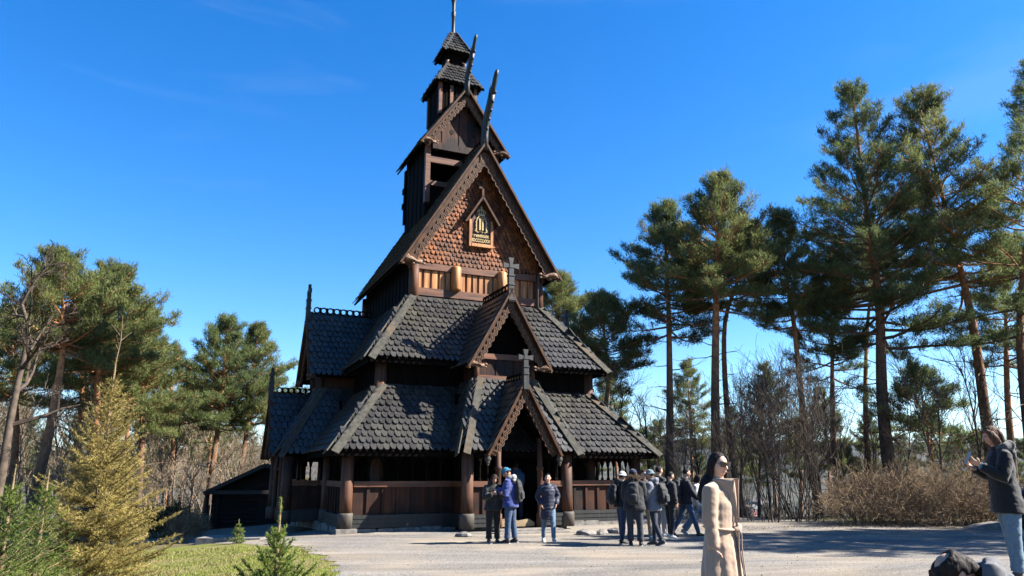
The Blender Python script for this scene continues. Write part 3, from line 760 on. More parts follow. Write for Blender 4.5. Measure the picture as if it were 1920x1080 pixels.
# ================================================================== TREES
def bark_mat(name, low, high, dark, z0=.25, z1=.6):
    m = mat(name, low, dark, 9, (1, 1, .35), .9, .9, bscale=16, spec=.1)
    nt = m.node_tree; N = nt.nodes; L = nt.links; b = N['Principled BSDF']; src = b.inputs['Base Color'].links[0].from_socket
    tc = N.new('ShaderNodeTexCoord'); sp = N.new('ShaderNodeSeparateXYZ'); L.new(tc.outputs['Generated'], sp.inputs[0])
    mr = N.new('ShaderNodeMapRange'); mr.inputs['From Min'].default_value = z0; mr.inputs['From Max'].default_value = z1; L.new(sp.outputs['Z'], mr.inputs['Value'])
    nz = N.new('ShaderNodeTexNoise'); nz.inputs['Scale'].default_value = 6; L.new(tc.outputs['Object'], nz.inputs['Vector'])
    cr = N.new('ShaderNodeValToRGB'); cr.color_ramp.elements[0].color = (*[x * .55 for x in high], 1); cr.color_ramp.elements[1].color = (*high, 1)
    cr.color_ramp.elements[0].position = .4; cr.color_ramp.elements[1].position = .6; L.new(nz.outputs['Fac'], cr.inputs[0])
    mx = N.new('ShaderNodeMix'); mx.data_type = 'RGBA'; L.new(mr.outputs[0], mx.inputs['Factor']); L.new(src, mx.inputs['A']); L.new(cr.outputs[0], mx.inputs['B'])
    L.new(mx.outputs['Result'], b.inputs['Base Color']); return m
pinebark = bark_mat('pine_bark', (.21, .15, .105), (.40, .185, .085), (.09, .064, .05))
needle = mat('pine_needles', (.27, .335, .12), (.135, .185, .075), .55, (1, 1, 1), .6, 0, island=.5, spec=.12, trans=.48, detail=3, rnd=0)
needle_w = mat('pine_needles_olive', (.32, .36, .12), (.16, .20, .075), .55, (1, 1, 1), .6, 0, island=.5, spec=.12, trans=.48, detail=3)
greybark = mat('bare_bark', (.36, .30, .23), (.17, .14, .115), 7, (1, 1, .4), .9, .5, spec=.1, rnd=.3)
twigm = mat('bare_twigs', (.46, .36, .25), (.25, .19, .14), 5, (1, 1, 1), .9, 0, spec=.1, rnd=.3)
darktwig = mat('dark_twigs', (.19, .145, .11), (.085, .066, .053), 5, (1, 1, 1), .9, 0, spec=.1, rnd=.3)
drytwig = mat('dry_shrub_twigs', (.50, .36, .22), (.26, .18, .11), 5, (1, 1, 1), .9, 0, spec=.1, rnd=.2)
spr_green = mat('spruce_needles', (.24, .32, .065), (.11, .17, .04), 1.4, (1, 1, 1), .5, 0, island=.35, spec=.08, trans=.3)
spr_young = mat('young_spruce_needles', (.34, .42, .09), (.16, .24, .055), 2.5, (1, 1, 1), .5, 0, island=.35, spec=.08, trans=.3)
spr_yellow = mat('golden_spruce_needles', (.66, .52, .17), (.34, .28, .09), 1.6, (1, 1, 1), .55, 0, island=.4, spec=.08, trans=.35)
spr_stem = mat('spruce_stem', (.30, .20, .10), (.16, .10, .05), 8, (1, 1, 1), .8)

def tris(C, D, n, length, width, spread, rng, jit=.05):
    C = np.repeat(np.asarray(C), n, 0); D = np.repeat(np.asarray(D), n, 0); N = len(C)
    d = D + spread * rng.normal(size=(N, 3)); d /= np.linalg.norm(d, axis=1)[:, None] + 1e-9
    b = C + jit * rng.normal(size=(N, 3)); a = np.cross(d, rng.normal(size=(N, 3))); a /= np.linalg.norm(a, axis=1)[:, None] + 1e-9
    l = length * rng.uniform(.65, 1.15, (N, 1)); w = width * rng.uniform(.7, 1.2, (N, 1))
    V = np.empty((N, 3, 3)); V[:, 0] = b - a * w; V[:, 1] = b + a * w; V[:, 2] = b + d * l
    return V.reshape(-1, 3)

def smooth_path(P, n):
    """Catmull-Rom through P, n samples"""
    P = [Vector(p) for p in P]; Q = [P[0] * 2 - P[1]] + P + [P[-1] * 2 - P[-2]]; out = []
    for i in range(n):
        s = i / (n - 1) * (len(P) - 1); k = min(int(s), len(P) - 2); t = s - k; a, b, c, d = Q[k:k + 4]
        out.append(.5 * ((2 * b) + (c - a) * t + (2 * a - 5 * b + 4 * c - d) * t * t + (3 * b - a - 3 * c + d) * t ** 3))
    return out

def pine(path, r0, ct, hw, seed, nb=60, dens=1.0, nm=None, stubs=10, nl=.18, nw=.015, per=14, prof=0, name='pine_tree', loc=None):
    rnd = random.Random(seed); rng = np.random.default_rng(seed)
    base = Vector(path[0]); P = smooth_path([Vector(p) - base for p in path], 22); H = P[-1].z
    root = empty(name, base if loc is None else loc)
    def on(t):
        s = t * 21; k = min(int(s), 20); return P[k].lerp(P[k + 1], s - k)
    m = MB(); m.tube([P[0] - Vector((0, 0, .5))] + P, [r0 * 1.35] + [r0 * (1.25 if i == 0 else 1) * (1 - .88 * (i / 21) ** 1.15) for i in range(22)], 10)
    m.build('trunk', pinebark, root, True)
    br = MB(); TC, TD = [], []; nb = int(nb * 1.3)
    for i in range(nb):
        f = (i + rnd.random()) / nb; t = ct + (1 - ct) * f ** .92
        if f < .97 and rnd.random() > dens: continue
        if prof == 0: pr = (1 - f ** 2.2) ** .55 * (.62 + .38 * math.sin(math.pi * min(1, f * 1.25 + .12)))
        else: pr = (1 - f) ** .75 * (.5 + .5 * min(1, f * 5)) + .06
        L = hw * pr * rnd.uniform(.55, 1.18) + .25; az = i * 2.399 + rnd.uniform(-.5, .5); el = R(-14 + 62 * f + rnd.uniform(-14, 14))
        p = on(min(t, .995)); d = Vector((math.cos(az) * math.cos(el), math.sin(az) * math.cos(el), math.sin(el)))
        q = [p]; dd = d.copy(); ns = 5
        for k in range(ns):
            dd = (dd + Vector((rnd.uniform(-.16, .16), rnd.uniform(-.16, .16), rnd.uniform(-.06, .2)))).normalized(); q.append(q[-1] + dd * L / ns)
        rb = max(.014, r0 * .30 * (1 - .75 * f) * min(1, L / hw + .2)); br.tube(q, [rb * (1 - .8 * k / ns) for k in range(ns + 1)], 5, False)
        nt_ = int(4 + L * 6.2)
        for j in range(nt_):
            s = .25 + .75 * (j + rnd.random()) / nt_; k = min(int(s * ns), ns - 1); c = q[k].lerp(q[k + 1], s * ns - k); dl = (q[k + 1] - q[k]).normalized()
            side = dl.cross(Vector((0, 0, 1))); side = side.normalized() if side.length > .05 else Vector((1, 0, 0))
            e = (dl * rnd.uniform(.2, .9) + side * rnd.choice((-1, 1)) * rnd.uniform(.3, 1) + Vector((0, 0, rnd.uniform(-.1, .55)))).normalized(); l = .22 + L * .26 * (1.15 - s) * rnd.uniform(.6, 1.3)
            e2 = c + e * l + Vector((0, 0, .06 * l)); br.tube([c, c.lerp(e2, .5) + Vector((0, 0, -.03)), e2], [.012, .009, .006], 3, False)
            kk = 2 + int(l * 4)
            for g in range(kk):
                h = (g + .6) / kk; TC.append(tuple(c.lerp(e2, .3 + .7 * h) + Vector([rnd.gauss(0, .05) for _ in range(3)]))); TD.append(tuple(e * .6 + Vector((0, 0, .6))))
    for i in range(stubs):
        t = ct * rnd.uniform(.35, 1.02); az = rnd.uniform(0, 6.3); L = hw * rnd.uniform(.25, .75); p = on(t); q = [p]; dd = Vector((math.cos(az), math.sin(az), rnd.uniform(-.25, .3)))
        for k in range(4):
            dd = (dd + Vector([rnd.uniform(-.3, .3) for _ in range(3)])).normalized(); q.append(q[-1] + dd * L / 4)
            if k: 
                e = (dd + Vector([rnd.uniform(-.9, .9) for _ in range(3)])).normalized(); br.tube([q[-1], q[-1] + e * L * .3], [.009, .004], 3, False)
        br.tube(q, [.03, .024, .018, .012, .005], 4, False)
    br.build('limbs', pinebark, root, False)
    V = tris(TC, TD, per, nl, nw, .55, rng, .075); link('crown', tri_mesh('crown', V, np.arange(len(V)).reshape(-1, 3), nm or needle), root)
    return root

def copy_thing(root, loc, rz=0.0, sc=1.0, label=None, group=None):
    c = root.copy(); COL.objects.link(c); c.location = loc; c.rotation_euler = (0, 0, rz); c.scale = (sc, sc, sc) if not hasattr(sc, '__len__') else sc
    if label: c['label'] = label
    if group: c['group'] = group
    for ch in root.children:
        k = ch.copy(); COL.objects.link(k); k.parent = c
    return c

def W_(px, Y, py=None, dz=0.0):
    """ground point under photo column px at forward distance Y (or the sight point if py is given)"""
    if py is None:
        q = at(px, HORIZON, Y); return Vector((q.x, Y, gz(q.x, Y) + dz))
    return at(px, py, Y)

def hero(label, Y, pts, hwpx, crown_py, r0, seed, group=None, **kw):
    """pts: photo pixels of the trunk from the base up; the first one is put on the ground"""
    P = [W_(pts[0][0], Y)]; rnd = random.Random(seed)
    for i, (x, y) in enumerate(pts[1:]): P.append(at(x, y, Y + rnd.uniform(-.3, .3)))
    top = P[-1].z; cz = at(pts[-1][0], crown_py, Y).z; ct = (cz - P[0].z) / (top - P[0].z)
    sc = Y * 1.06 / F_PX; o = pine(P, r0, max(.1, ct), hwpx * 1.28 * sc, seed, **kw)
    tag(o, label, 'pine tree', group); return o
hero('tall broad pine with the highest crown of the right-hand trees and a dark straight trunk', 33, [(1668, 985), (1655, 760), (1648, 560), (1625, 400), (1598, 172)], 150, 640, .30, 1, nb=78, stubs=14)
hero('tall pine whose trunk leans left, beside the person in the black parka', 32, [(1862, 985), (1848, 780), (1822, 600), (1775, 400), (1722, 190)], 135, 500, .27, 2, nb=56, nm=needle_w, stubs=12)
hero('pine cut by the right edge of the picture with sparse layered branches', 30, [(1935, 985), (1925, 780), (1912, 600), (1930, 380), (1932, 120)], 100, 560, .22, 3, nb=60, dens=.85, stubs=8)
hero('reddish straight trunked pine behind the woman in the beige coat', 32, [(1341, 985), (1341, 760), (1343, 560), (1346, 460), (1353, 342)], 88, 660, .23, 4, nb=66, nm=needle_w, stubs=10)
hero('dark pine nearest the church roof in the row right of it', 34, [(1250, 985), (1256, 780), (1254, 600), (1250, 500), (1246, 395)], 80, 700, .20, 5, nb=66, stubs=16)
hero('slim pine close behind the reddish trunk with one long low branch', 36, [(1388, 985), (1368, 820), (1358, 620), (1385, 520), (1405, 432)], 74, 650, .19, 6, nb=52, nm=needle_w, stubs=8)
hero('pine with a narrow crown over a leaning trunk, left of the highest pine', 34, [(1532, 985), (1512, 830), (1490, 620), (1475, 520), (1463, 412)], 66, 680, .18, 7, nb=54, nm=needle_w, stubs=12)
hero('thin pine trunk with small crown left of the highest pine', 38, [(1624, 985), (1623, 780), (1626, 620), (1634, 540), (1640, 455)], 58, 640, .15, 8, nb=40, stubs=14)
hero('small pine with crooked trunk just right of the church eaves', 36, [(1108, 985), (1122, 850), (1140, 720), (1134, 640), (1130, 566)], 66, 760, .16, 9, nb=52, nm=needle_w, stubs=10)
hero('pine top showing between the church gable and its side cross', 44, [(1046, 985), (1046, 780), (1044, 640), (1042, 528)], 62, 700, .2, 10, nb=60, nm=needle_w)
hero('low dark crooked pine in front of bright sky between two big trunks', 33, [(1765, 985), (1745, 850), (1735, 780), (1722, 702)], 74, 850, .10, 11, nb=34, stubs=4, dens=.9)
hero('shaded pine filling the gap below the right edge crown', 36, [(1895, 985), (1890, 760), (1886, 600), (1884, 455)], 70, 720, .19, 12, nb=50, nm=needle_w)
hero('pine with dark low crown tucked behind the highest pine', 35, [(1565, 985), (1562, 800), (1560, 640), (1556, 500)], 66, 720, .17, 13, nb=44, dens=.9)
# left of the church
hero('tall pine with red sunlit trunk and flat topped crown, highest on the left', 30, [(62, 985), (88, 830), (112, 700), (120, 600), (105, 486)], 84, 690, .22, 21, nb=58, nm=needle_w)
hero('broad dense pine behind the golden spruce', 33, [(168, 985), (176, 820), (186, 700), (200, 610), (218, 518)], 86, 770, .21, 22, nb=74, nm=needle_w)
hero('pine with drooping crown at the right end of the left-hand tall group', 36, [(268, 985), (266, 820), (264, 720), (276, 590)], 70, 830, .18, 23, nb=64, nm=needle_w)
hero('pine with forked looking dark trunk behind the turf roofed cabin', 40, [(392, 985), (402, 850), (416, 740), (425, 608)], 72, 800, .2, 24, nb=64)
hero('sunlit pine beside the church north porch', 42, [(438, 985), (456, 850), (472, 740), (482, 622)], 62, 800, .18, 25, nb=60, nm=needle_w)
hero('short pine lower than its neighbours in the gap left of the church', 48, [(325, 985), (324, 850), (322, 760), (318, 655)], 56, 850, .17, 26, nb=50, nm=needle_w)
hero('pine at the left picture edge behind the bare oak', 36, [(28, 985), (30, 820), (26, 700), (20, 592)], 78, 780, .19, 27, nb=56, nm=needle_w)
hero('pine standing behind the highest left pine, crown below it', 38, [(140, 985), (150, 800), (155, 680), (160, 580)], 72, 800, .18, 28, nb=56)

# background copies
proto = [pine([(0, 0, 0), (.1, .05, 5), (-.1, .1, 10), (.1, 0, 14.5)], .18, .5, 2.3, 41, nb=44, nm=needle_w, name='pine_tree'),
         pine([(0, 0, 0), (-.2, .05, 5), (.15, .1, 9), (.4, 0, 13)], .17, .55, 2.0, 42, nb=38, name='pine_tree')]
PL = ('slender background pine in the wood left of the church', 'pines in the wood behind the left lawn', 'slender background pine on the slope right of the church', 'pines on the slope behind the right-hand trees')
rb = random.Random(12); first = [True, True]
def put(k, loc, rz, sc, lab, grp, cat='pine tree'):
    if first[k]:
        o = proto[k]; o.location = loc; o.rotation_euler = (0, 0, rz); o.scale = (sc, sc, sc); first[k] = False
    else: o = copy_thing(proto[k], loc, rz, sc)
    tag(o, lab, cat, grp)
for i in range(24):
    px = -60 + 600 * (i + rb.random()) / 24; Y = rb.uniform(44, 74)
    put(i % 2, W_(px, Y), rb.uniform(0, 6.3), rb.uniform(.62, .88), PL[0], PL[1])
for i in range(20):
    px = 1090 + 860 * (i + rb.random()) / 20; Y = rb.uniform(44, 72)
    put(i % 2, W_(px, Y), rb.uniform(0, 6.3), rb.uniform(.55, .85), PL[2], PL[3])
# pines just beyond the right edge that throw the shade bands over the gravel
for i, (x, y, s) in enumerate(((20, 17.0, .85), (25, 18.6, 1.0), (19, 20.5, .8), (23.5, 22, .9), (28, 20.6, 1.05), (31, 16.4, 1.1), (16.5, 19.2, .7), (33, 22, 1.1))):
    put(i % 2, Vector((x, y, gz(x, y))), i * 1.3, s, 'pine out beyond the right edge that shades the gravel', 'pines beyond the right picture edge')

# ---------------------------------------------------------------- bare trees and shrubs
def bare(H, seed, stems=1, spread=.5, lv=4, r0=.1, lean=None, bark=greybark, tw=twigm, name='bare_tree', up=.25, kids=(4, 6), path=None, minr=.006, first_at=.35, nsub=5, ratio=.6):
    rnd = random.Random(seed); root = empty(name); tm, cm = MB(), MB()
    def grow(p, d, L, r, l):
        q = [p]; dd = d.copy(); n = 6 if l == 0 else (4 if l == 1 else 3)
        for k in range(n):
            j = .10 if l == 0 else .26
            dd = (dd + Vector((rnd.uniform(-j, j), rnd.uniform(-j, j), rnd.uniform(-j, j) + up * .18))).normalized(); q.append(q[-1] + dd * L / n)
        if l == 0 and path is not None: q = smooth_path(path, 7); n = 6
        (tm if l == 0 else cm).tube(q, [max(minr, r * (1 - .72 * k / n)) for k in range(n + 1)], 9 if l == 0 else (5 if l == 1 else 3), False)
        if l >= lv: return
        m = rnd.randint(*kids) + (2 if l == 0 else 0)
        for j in range(m):
            s = first_at + (1 - first_at) * (j + rnd.random()) / m if l == 0 else .2 + .8 * (j + rnd.random()) / m
            k = min(int(s * n), n - 1); c = q[k].lerp(q[k + 1], s * n - k); t = (q[k + 1] - q[k]).normalized()
            a = t.cross(Vector([rnd.gauss(0, 1) for _ in range(3)])).normalized()
            e = (t * rnd.uniform(.5, 1) + a * spread * rnd.uniform(.7, 1.6) + Vector((0, 0, up * rnd.random()))).normalized()
            grow(c, e, L * ratio * (1.15 - .5 * s) * rnd.uniform(.6, 1.15), max(minr, r * (.62 - .25 * s)), l + 1)
    for s in range(stems):
        a = rnd.uniform(0, 6.3); b = 0 if stems == 1 else rnd.random() ** .5
        p = Vector((math.cos(a) * b * .12 * H * (stems > 1), math.sin(a) * b * .12 * H * (stems > 1), -.15))
        d = Vector((math.cos(a) * b * spread * .8, math.sin(a) * b * spread * .8, 1)).normalized()
        if lean: d = (d + Vector(lean)).normalized()
        grow(p, d, H * (.8 if stems > 1 else .75) * rnd.uniform(.75, 1.1), r0 * (rnd.uniform(.6, 1.1) if stems > 1 else 1), 0)
    tm.build('trunk' if stems == 1 else 'stems', bark, root, True); cm.build('crown' if stems == 1 else 'twigs', tw, root)
    return root
# the big dark oak at the left edge
Y = 22; o = bare(5.6, 5, 1, .6, 4, .14, bark=darktwig, path=[Vector((0, 0, -.3))] + [at(x, y, Y) - W_(0, Y) for x, y in ((8, 860), (24, 760), (40, 690), (54, 620), (38, 560))], tw=darktwig, kids=(4, 6), name='oak_tree', first_at=.3, ratio=.62, up=.1)
o.location = W_(0, Y); tag(o, 'large bare oak with dark spreading limbs at the left edge', 'oak tree')
bushbark = mat('bush_bark', (.20, .155, .12), (.09, .072, .058), 5, (1, 1, 1), .9, 0, spec=.1, rnd=.3)
bt = [bare(7.5, 51, 1, .5, 3, .07, kids=(5, 7)), bare(6.5, 52, 1, .6, 3, .06, kids=(5, 7)), bare(9, 53, 1, .42, 3, .09, kids=(5, 7)), bare(5.5, 54, 4, .5, 3, .035, kids=(4, 5), name='bare_thicket')]
bd = [bare(7, 61, 1, .5, 3, .07, bark=darktwig, tw=darktwig, kids=(5, 7)), bare(5, 62, 8, .5, 2, .026, bark=bushbark, tw=bushbark, kids=(4, 6), name='bare_thicket'), bare(8, 63, 2, .45, 3, .06, bark=darktwig, tw=darktwig, kids=(4, 6), name='bare_thicket')]
used = set()
def putb(lst, k, loc, rz, sc, lab, grp, cat):
    o = lst[k]
    if id(o) in used: o = copy_thing(o, loc, rz, sc)
    else: used.add(id(o)); o.location = loc; o.rotation_euler = (0, 0, rz); o.scale = sc if hasattr(sc, '__len__') else (sc, sc, sc)
    tag(o, lab, cat, grp)
for i in range(80):
    px = -70 + 640 * (i + rb.random()) / 80; Y = rb.uniform(31, 58) + (6 if px > 380 else 0); s = rb.uniform(.6, 1.0)
    putb(bt, i % 4, W_(px, Y), rb.uniform(0, 6.3), s, 'leafless grey tree in the thicket left of the church', 'bare trees of the left thicket', 'bare tree')
for i in range(32):
    px = 1100 + 830 * (i + rb.random()) / 32; Y = rb.uniform(28.5, 44); s = rb.uniform(.6, 1.05)
    putb(bd, (0, 2, 0, 1)[i % 4], W_(px, Y), rb.uniform(0, 6.3), s, 'leafless dark sapling on the slope right of the church', 'bare saplings of the right-hand slope', 'bare tree')
for i, (px, Y, s) in enumerate(((1412, 27.5, .8), (1440, 27.2, 1.0), (1470, 27.6, 1.05), (1500, 27.2, .95), (1528, 27.8, 1.1), (1455, 28.8, 1.15), (1390, 28.6, .7), (1262, 28.4, .75), (1305, 29, .8))):
    putb(bd, 1, W_(px, Y), i * 1.1, (s * .85, s * .85, s * 1.05), 'many stemmed bare bush of tall dark rods at the gravel edge', 'tall bare bushes along the gravel edge', 'bush')
# dry tangled shrubs under the right-hand pines
ds = [bare(1.75, 71, 26, .8, 2, .012, bark=drytwig, tw=drytwig, name='dry_shrub', kids=(4, 6), minr=.0045), bare(1.6, 72, 26, .95, 2, .012, bark=drytwig, tw=drytwig, name='dry_shrub', kids=(4, 6), minr=.0045)]
for i in range(20):
    px = 1575 + 365 * (i + .5) / 20; Y = 25.2 + (i * 7 % 5) * .55
    putb(ds, i % 2, W_(px, Y), i * 1.7, (1.25, 1.2, rb.choice((.55, .75, .9, 1.1, 1.35))), 'tangled dry brown shrub in the hedge along the right gravel edge', 'dry shrubs along the right gravel edge', 'shrub')
bush = bare(1.15, 81, 34, .9, 2, .012, bark=drytwig, tw=drytwig, name='round_shrub', kids=(4, 6), minr=.005); q = W_(357, 25.5); bush.location = q
tag(bush, 'round leafless brown shrub beside the path before the cabin', 'shrub')
gb = mat('broom_twigs', (.10, .115, .04), (.055, .065, .03), 5, (1, 1, 1), .9, 0, spec=.1)
for i, (px, Y, s) in enumerate(((310, 30, 1.0), (345, 31, .8))):
    if i == 0: b1 = bare(1.5, 82, 34, .75, 2, .012, bark=gb, tw=gb, name='broom_bush', kids=(5, 7), minr=.006); b1.location = W_(px, Y); b1.scale = (1.4, 1.2, 1)
    else: b1 = copy_thing(b1, W_(px, Y), 2.1, (1.2, 1.1, .8))
    tag(b1, ('greenish broom bush, larger of two at the edge of the left wood', 'greenish broom bush, smaller of two at the edge of the left wood')[i], 'bush')

# ---------------------------------------------------------------- spruces
def spruce(H, Rr, seed, nm, whorls, nbr, nl=.028, nw=.0026, step=.02, per=4, droop=.25, name='spruce_tree', top=.12, tw=.28, t0=.03, rise=0.0):
    rnd = random.Random(seed); rng = np.random.default_rng(seed); root = empty(name); tm, cm = MB(), MB(); C, D = [], []
    tm.tube([(0, 0, -.2), (0, 0, H * .5), (0, 0, H)], [.022 * H ** .8 + .006, .014 * H ** .8 + .004, .005], 8); tm.build('trunk', spr_stem, root, True)
    def needles(a, b, k=1.0):
        L = (b - a).length; n = max(2, int(L / step))
        for i in range(n): C.append(tuple(a.lerp(b, (i + rnd.random()) / n))); D.append(tuple((b - a) / L * .75))
    needles(Vector((0, 0, H * (1 - top))), Vector((0, 0, H)))
    for wv in range(whorls):
        f = (wv + rnd.uniform(-.2, .2)) / whorls; f = max(0, f); z = H * (t0 + (1 - top - t0) * f); L0 = Rr * (1 - f) ** .82 + .045 * H * .5
        for k in range(nbr):
            az = 2 * math.pi * (k + rnd.uniform(-.3, .3)) / nbr + wv * 1.1; L = L0 * rnd.uniform(.72, 1.14); el = (-droop + .75 * f + rise) + rnd.uniform(-.12, .12)
            d = Vector((math.cos(az) * math.cos(el), math.sin(az) * math.cos(el), math.sin(el))); q = [Vector((0, 0, z + rnd.uniform(-.02, .02) * H))]; n = 5
            for j in range(n):
                d = (d + Vector((rnd.uniform(-.08, .08), rnd.uniform(-.08, .08), .085))).normalized(); q.append(q[-1] + d * L / n)
            cm.tube(q, [.012 * L + .002 - .0018 * L * j for j in range(n + 1)], 4, False)
            for j in range(n): needles(q[j] if j else q[0].lerp(q[1], .3), q[j + 1])
            m = max(3, int(L / .055))
            for j in range(m):
                s = .16 + .84 * (j + rnd.random()) / m; kx = min(int(s * n), n - 1); c = q[kx].lerp(q[kx + 1], s * n - kx); t = (q[kx + 1] - q[kx]).normalized()
                sd_ = t.cross(Vector((0, 0, 1))).normalized() * (1 if j % 2 else -1); e = (t * .8 + sd_ + Vector((0, 0, rnd.uniform(-.35, .3)))).normalized(); l = tw * L * (1.12 - s) * rnd.uniform(.6, 1.25) + .03
                needles(c, c + e * l)
                if l > .12:
                    for sgn in (-1, 1): needles(c + e * l * .45, c + e * l * .45 + (e * .8 + sd_.cross(e) * .3 * sgn + t * sgn * .6).normalized() * l * .45)
    cm.build('branches', spr_stem, root)
    V = tris(C, D, per, nl, nw, .62, rng, .004); link('crown', tri_mesh('crown', V, np.arange(len(V)).reshape(-1, 3), nm), root)
    return root
o = spruce(3.72, 1.22, 5, spr_yellow, 30, 8, .048, .0046, .026, 4, .12); o.location = W_(190, 11.4, dz=-.15); tag(o, 'golden yellow spruce, the largest conifer on the left lawn', 'spruce tree')
lead = MB(); lead.tube([(0, 0, 3.6), (.03, 0, 3.9), (.01, 0, 4.3)], [.012, .009, .004], 5)
for a in range(6): lead.tube([(.02, 0, 3.65 + .08 * a), (.02 + .16 * math.cos(a * 2.4), .16 * math.sin(a * 2.4), 3.76 + .1 * a)], [.007, .003], 4)
lead.build('leader', spr_stem, o)
o = spruce(1.95, .8, 6, spr_green, 20, 7, .042, .0038, .026, 4, .15); o.location = W_(28, 8.4, dz=-.1); tag(o, 'green spruce at the left edge in front of the wood', 'spruce tree')
o = spruce(1.9, .7, 8, spr_green, 18, 7, .042, .0038, .028, 4, .15); o.location = W_(92, 9.5, dz=-.1); tag(o, 'green spruce half hidden behind the golden spruce', 'spruce tree')
o = spruce(1.54, .68, 7, spr_young, 8, 6, .036, .0042, .011, 7, -.1, top=.2, tw=.30, t0=.06, rise=.12, name='young_spruce'); o.location = W_(531, 8.0, dz=-.05); tag(o, 'young bright green spruce on the lawn before the church', 'young spruce')
o = spruce(.62, .27, 9, spr_young, 6, 6, .04, .005, .018, 5, -.1, top=.2, tw=.34, name='young_spruce'); o.location = W_(456, 20.3); tag(o, 'tiny spruce beside the path near the cabin', 'young spruce')
o = spruce(.3, .22, 10, spr_young, 3, 5, .03, .0034, .014, 5, -.1, top=.25, tw=.4, name='young_spruce'); o.location = W_(462, 7.7, dz=.0); tag(o, 'spruce seedling at the bottom edge left of the young spruce', 'young spruce')

# ---------------------------------------------------------------- far wood on the lower slopes: one mass
rng = np.random.default_rng(77); n = 3200
ang = rng.uniform(R(-60), R(60), n); rad = 100 * (1100 / 100) ** rng.random(n); X, Yv = rad * np.sin(ang), rad * np.cos(ang); Z = height(X, Yv)
C = []; D = []; S = []
for x, y, z, r_ in zip(X, Yv, Z, rad):
    h = rng.uniform(6, 13); k = 70; u = rng.normal(size=(k, 3)); u /= np.linalg.norm(u, axis=1)[:, None]; u *= rng.random((k, 1)) ** .4
    C.append(np.array([x, y, z + h * .58]) + u * [h * .2, h * .2, h * .42]); D.append(u + [0, 0, .6]); S.append(np.full((k, 1), min(1.3, .1 + r_ * .0024)))
C = np.concatenate(C); D = np.concatenate(D); S = np.repeat(np.concatenate(S), 2, 0); V = tris(C, D, 2, S, S * .3, .5, rng, .2)
fw = mat('far_wood_foliage', (.13, .11, .075), (.05, .058, .04), .06, (1, 1, 1), .9, 0, island=.2, spec=.05)
tag(link('far_wood', tri_mesh('far_wood', V, np.arange(len(V)).reshape(-1, 3), fw)), kind='stuff')
# ================================================================== PEOPLE
def fuse(mb, voxel, smooth=6, fac=.5):
    """join overlapping closed shapes into one continuous skin"""
    me = bpy.data.meshes.new('tmp'); me.from_pydata(mb.v, [], mb.f); o = bpy.data.objects.new('tmp', me); COL.objects.link(o)
    md = o.modifiers.new('r', 'REMESH'); md.mode = 'VOXEL'; md.voxel_size = voxel; md.adaptivity = 0
    if smooth:
        ms = o.modifiers.new('s', 'SMOOTH'); ms.factor = fac; ms.iterations = smooth
    dg = bpy.context.evaluated_depsgraph_get(); out = bpy.data.meshes.new_from_object(o.evaluated_get(dg))
    COL.objects.unlink(o); bpy.data.objects.remove(o); bpy.data.meshes.remove(me)
    out.materials.clear(); out.polygons.foreach_set('use_smooth', [True] * len(out.polygons)); return out

def displace(me, fn):
    n = len(me.vertices); co = np.empty(n * 3); no = np.empty(n * 3); me.vertices.foreach_get('co', co); me.vertices.foreach_get('normal', no)
    co = co.reshape(-1, 3); no = no.reshape(-1, 3); co += no * fn(co)[:, None]; me.vertices.foreach_set('co', co.ravel()); me.update()

def wr(co, sc, amp, seed=0):
    return np.array([mnoise.noise((x * sc[0] + seed, y * sc[1], z * sc[2])) for x, y, z in co]) * amp

def Rx(a): return Matrix.Rotation(a, 3, 'X')
def Rz(a): return Matrix.Rotation(a, 3, 'Z')
def Ry(a): return Matrix.Rotation(a, 3, 'Y')

ARMS = {'down': ((.16, -.02, -1), (.06, .22, -1)), 'phone': ((.22, .18, -1), (-.42, .85, .42)), 'pocket': ((.42, -.22, -1), (-.30, .55, -.8)),
        'fwd': ((.14, .42, -1), (-.05, .75, -.75)), 'back': ((.14, -.42, -1), (.02, -.05, -1)), 'strap': ((.2, .0, -1), (-.35, .55, .75)), 'high': ((.25, .45, -.85), (-.3, .8, .75))}
SKIN = mat('skin', (.80, .47, .32), (.66, .36, .24), 12, rough=.5, spec=.35)
HAIRS = {}
def hairm(c):
    if c not in HAIRS: HAIRS[c] = mat('hair_%d' % len(HAIRS), c, tuple(x * .5 for x in c), 60, (1, 1, .12), rough=.7, spec=.18, bump=.4)
    return HAIRS[c]
CLOTH = {}
def clothm(c, rough=.8, sheen=.15, spec=.25, sc=30):
    c = tuple(min(.9, x * 1.25) for x in c) if max(c) > .04 else c
    k = (c, rough)
    if k not in CLOTH: CLOTH[k] = mat('cloth_%d' % len(CLOTH), c, tuple(x * .74 for x in c), sc, rough=rough, spec=spec, sheen=sheen, bump=.15)
    return CLOTH[k]
EYE = mat('eye_dark', (.02, .014, .01), rough=.2); LIP = mat('lips', (.42, .14, .12), rough=.4)
DENIM = (.075, .13, .23); BLACK = (.012, .012, .014); NAVY = (.018, .026, .06)

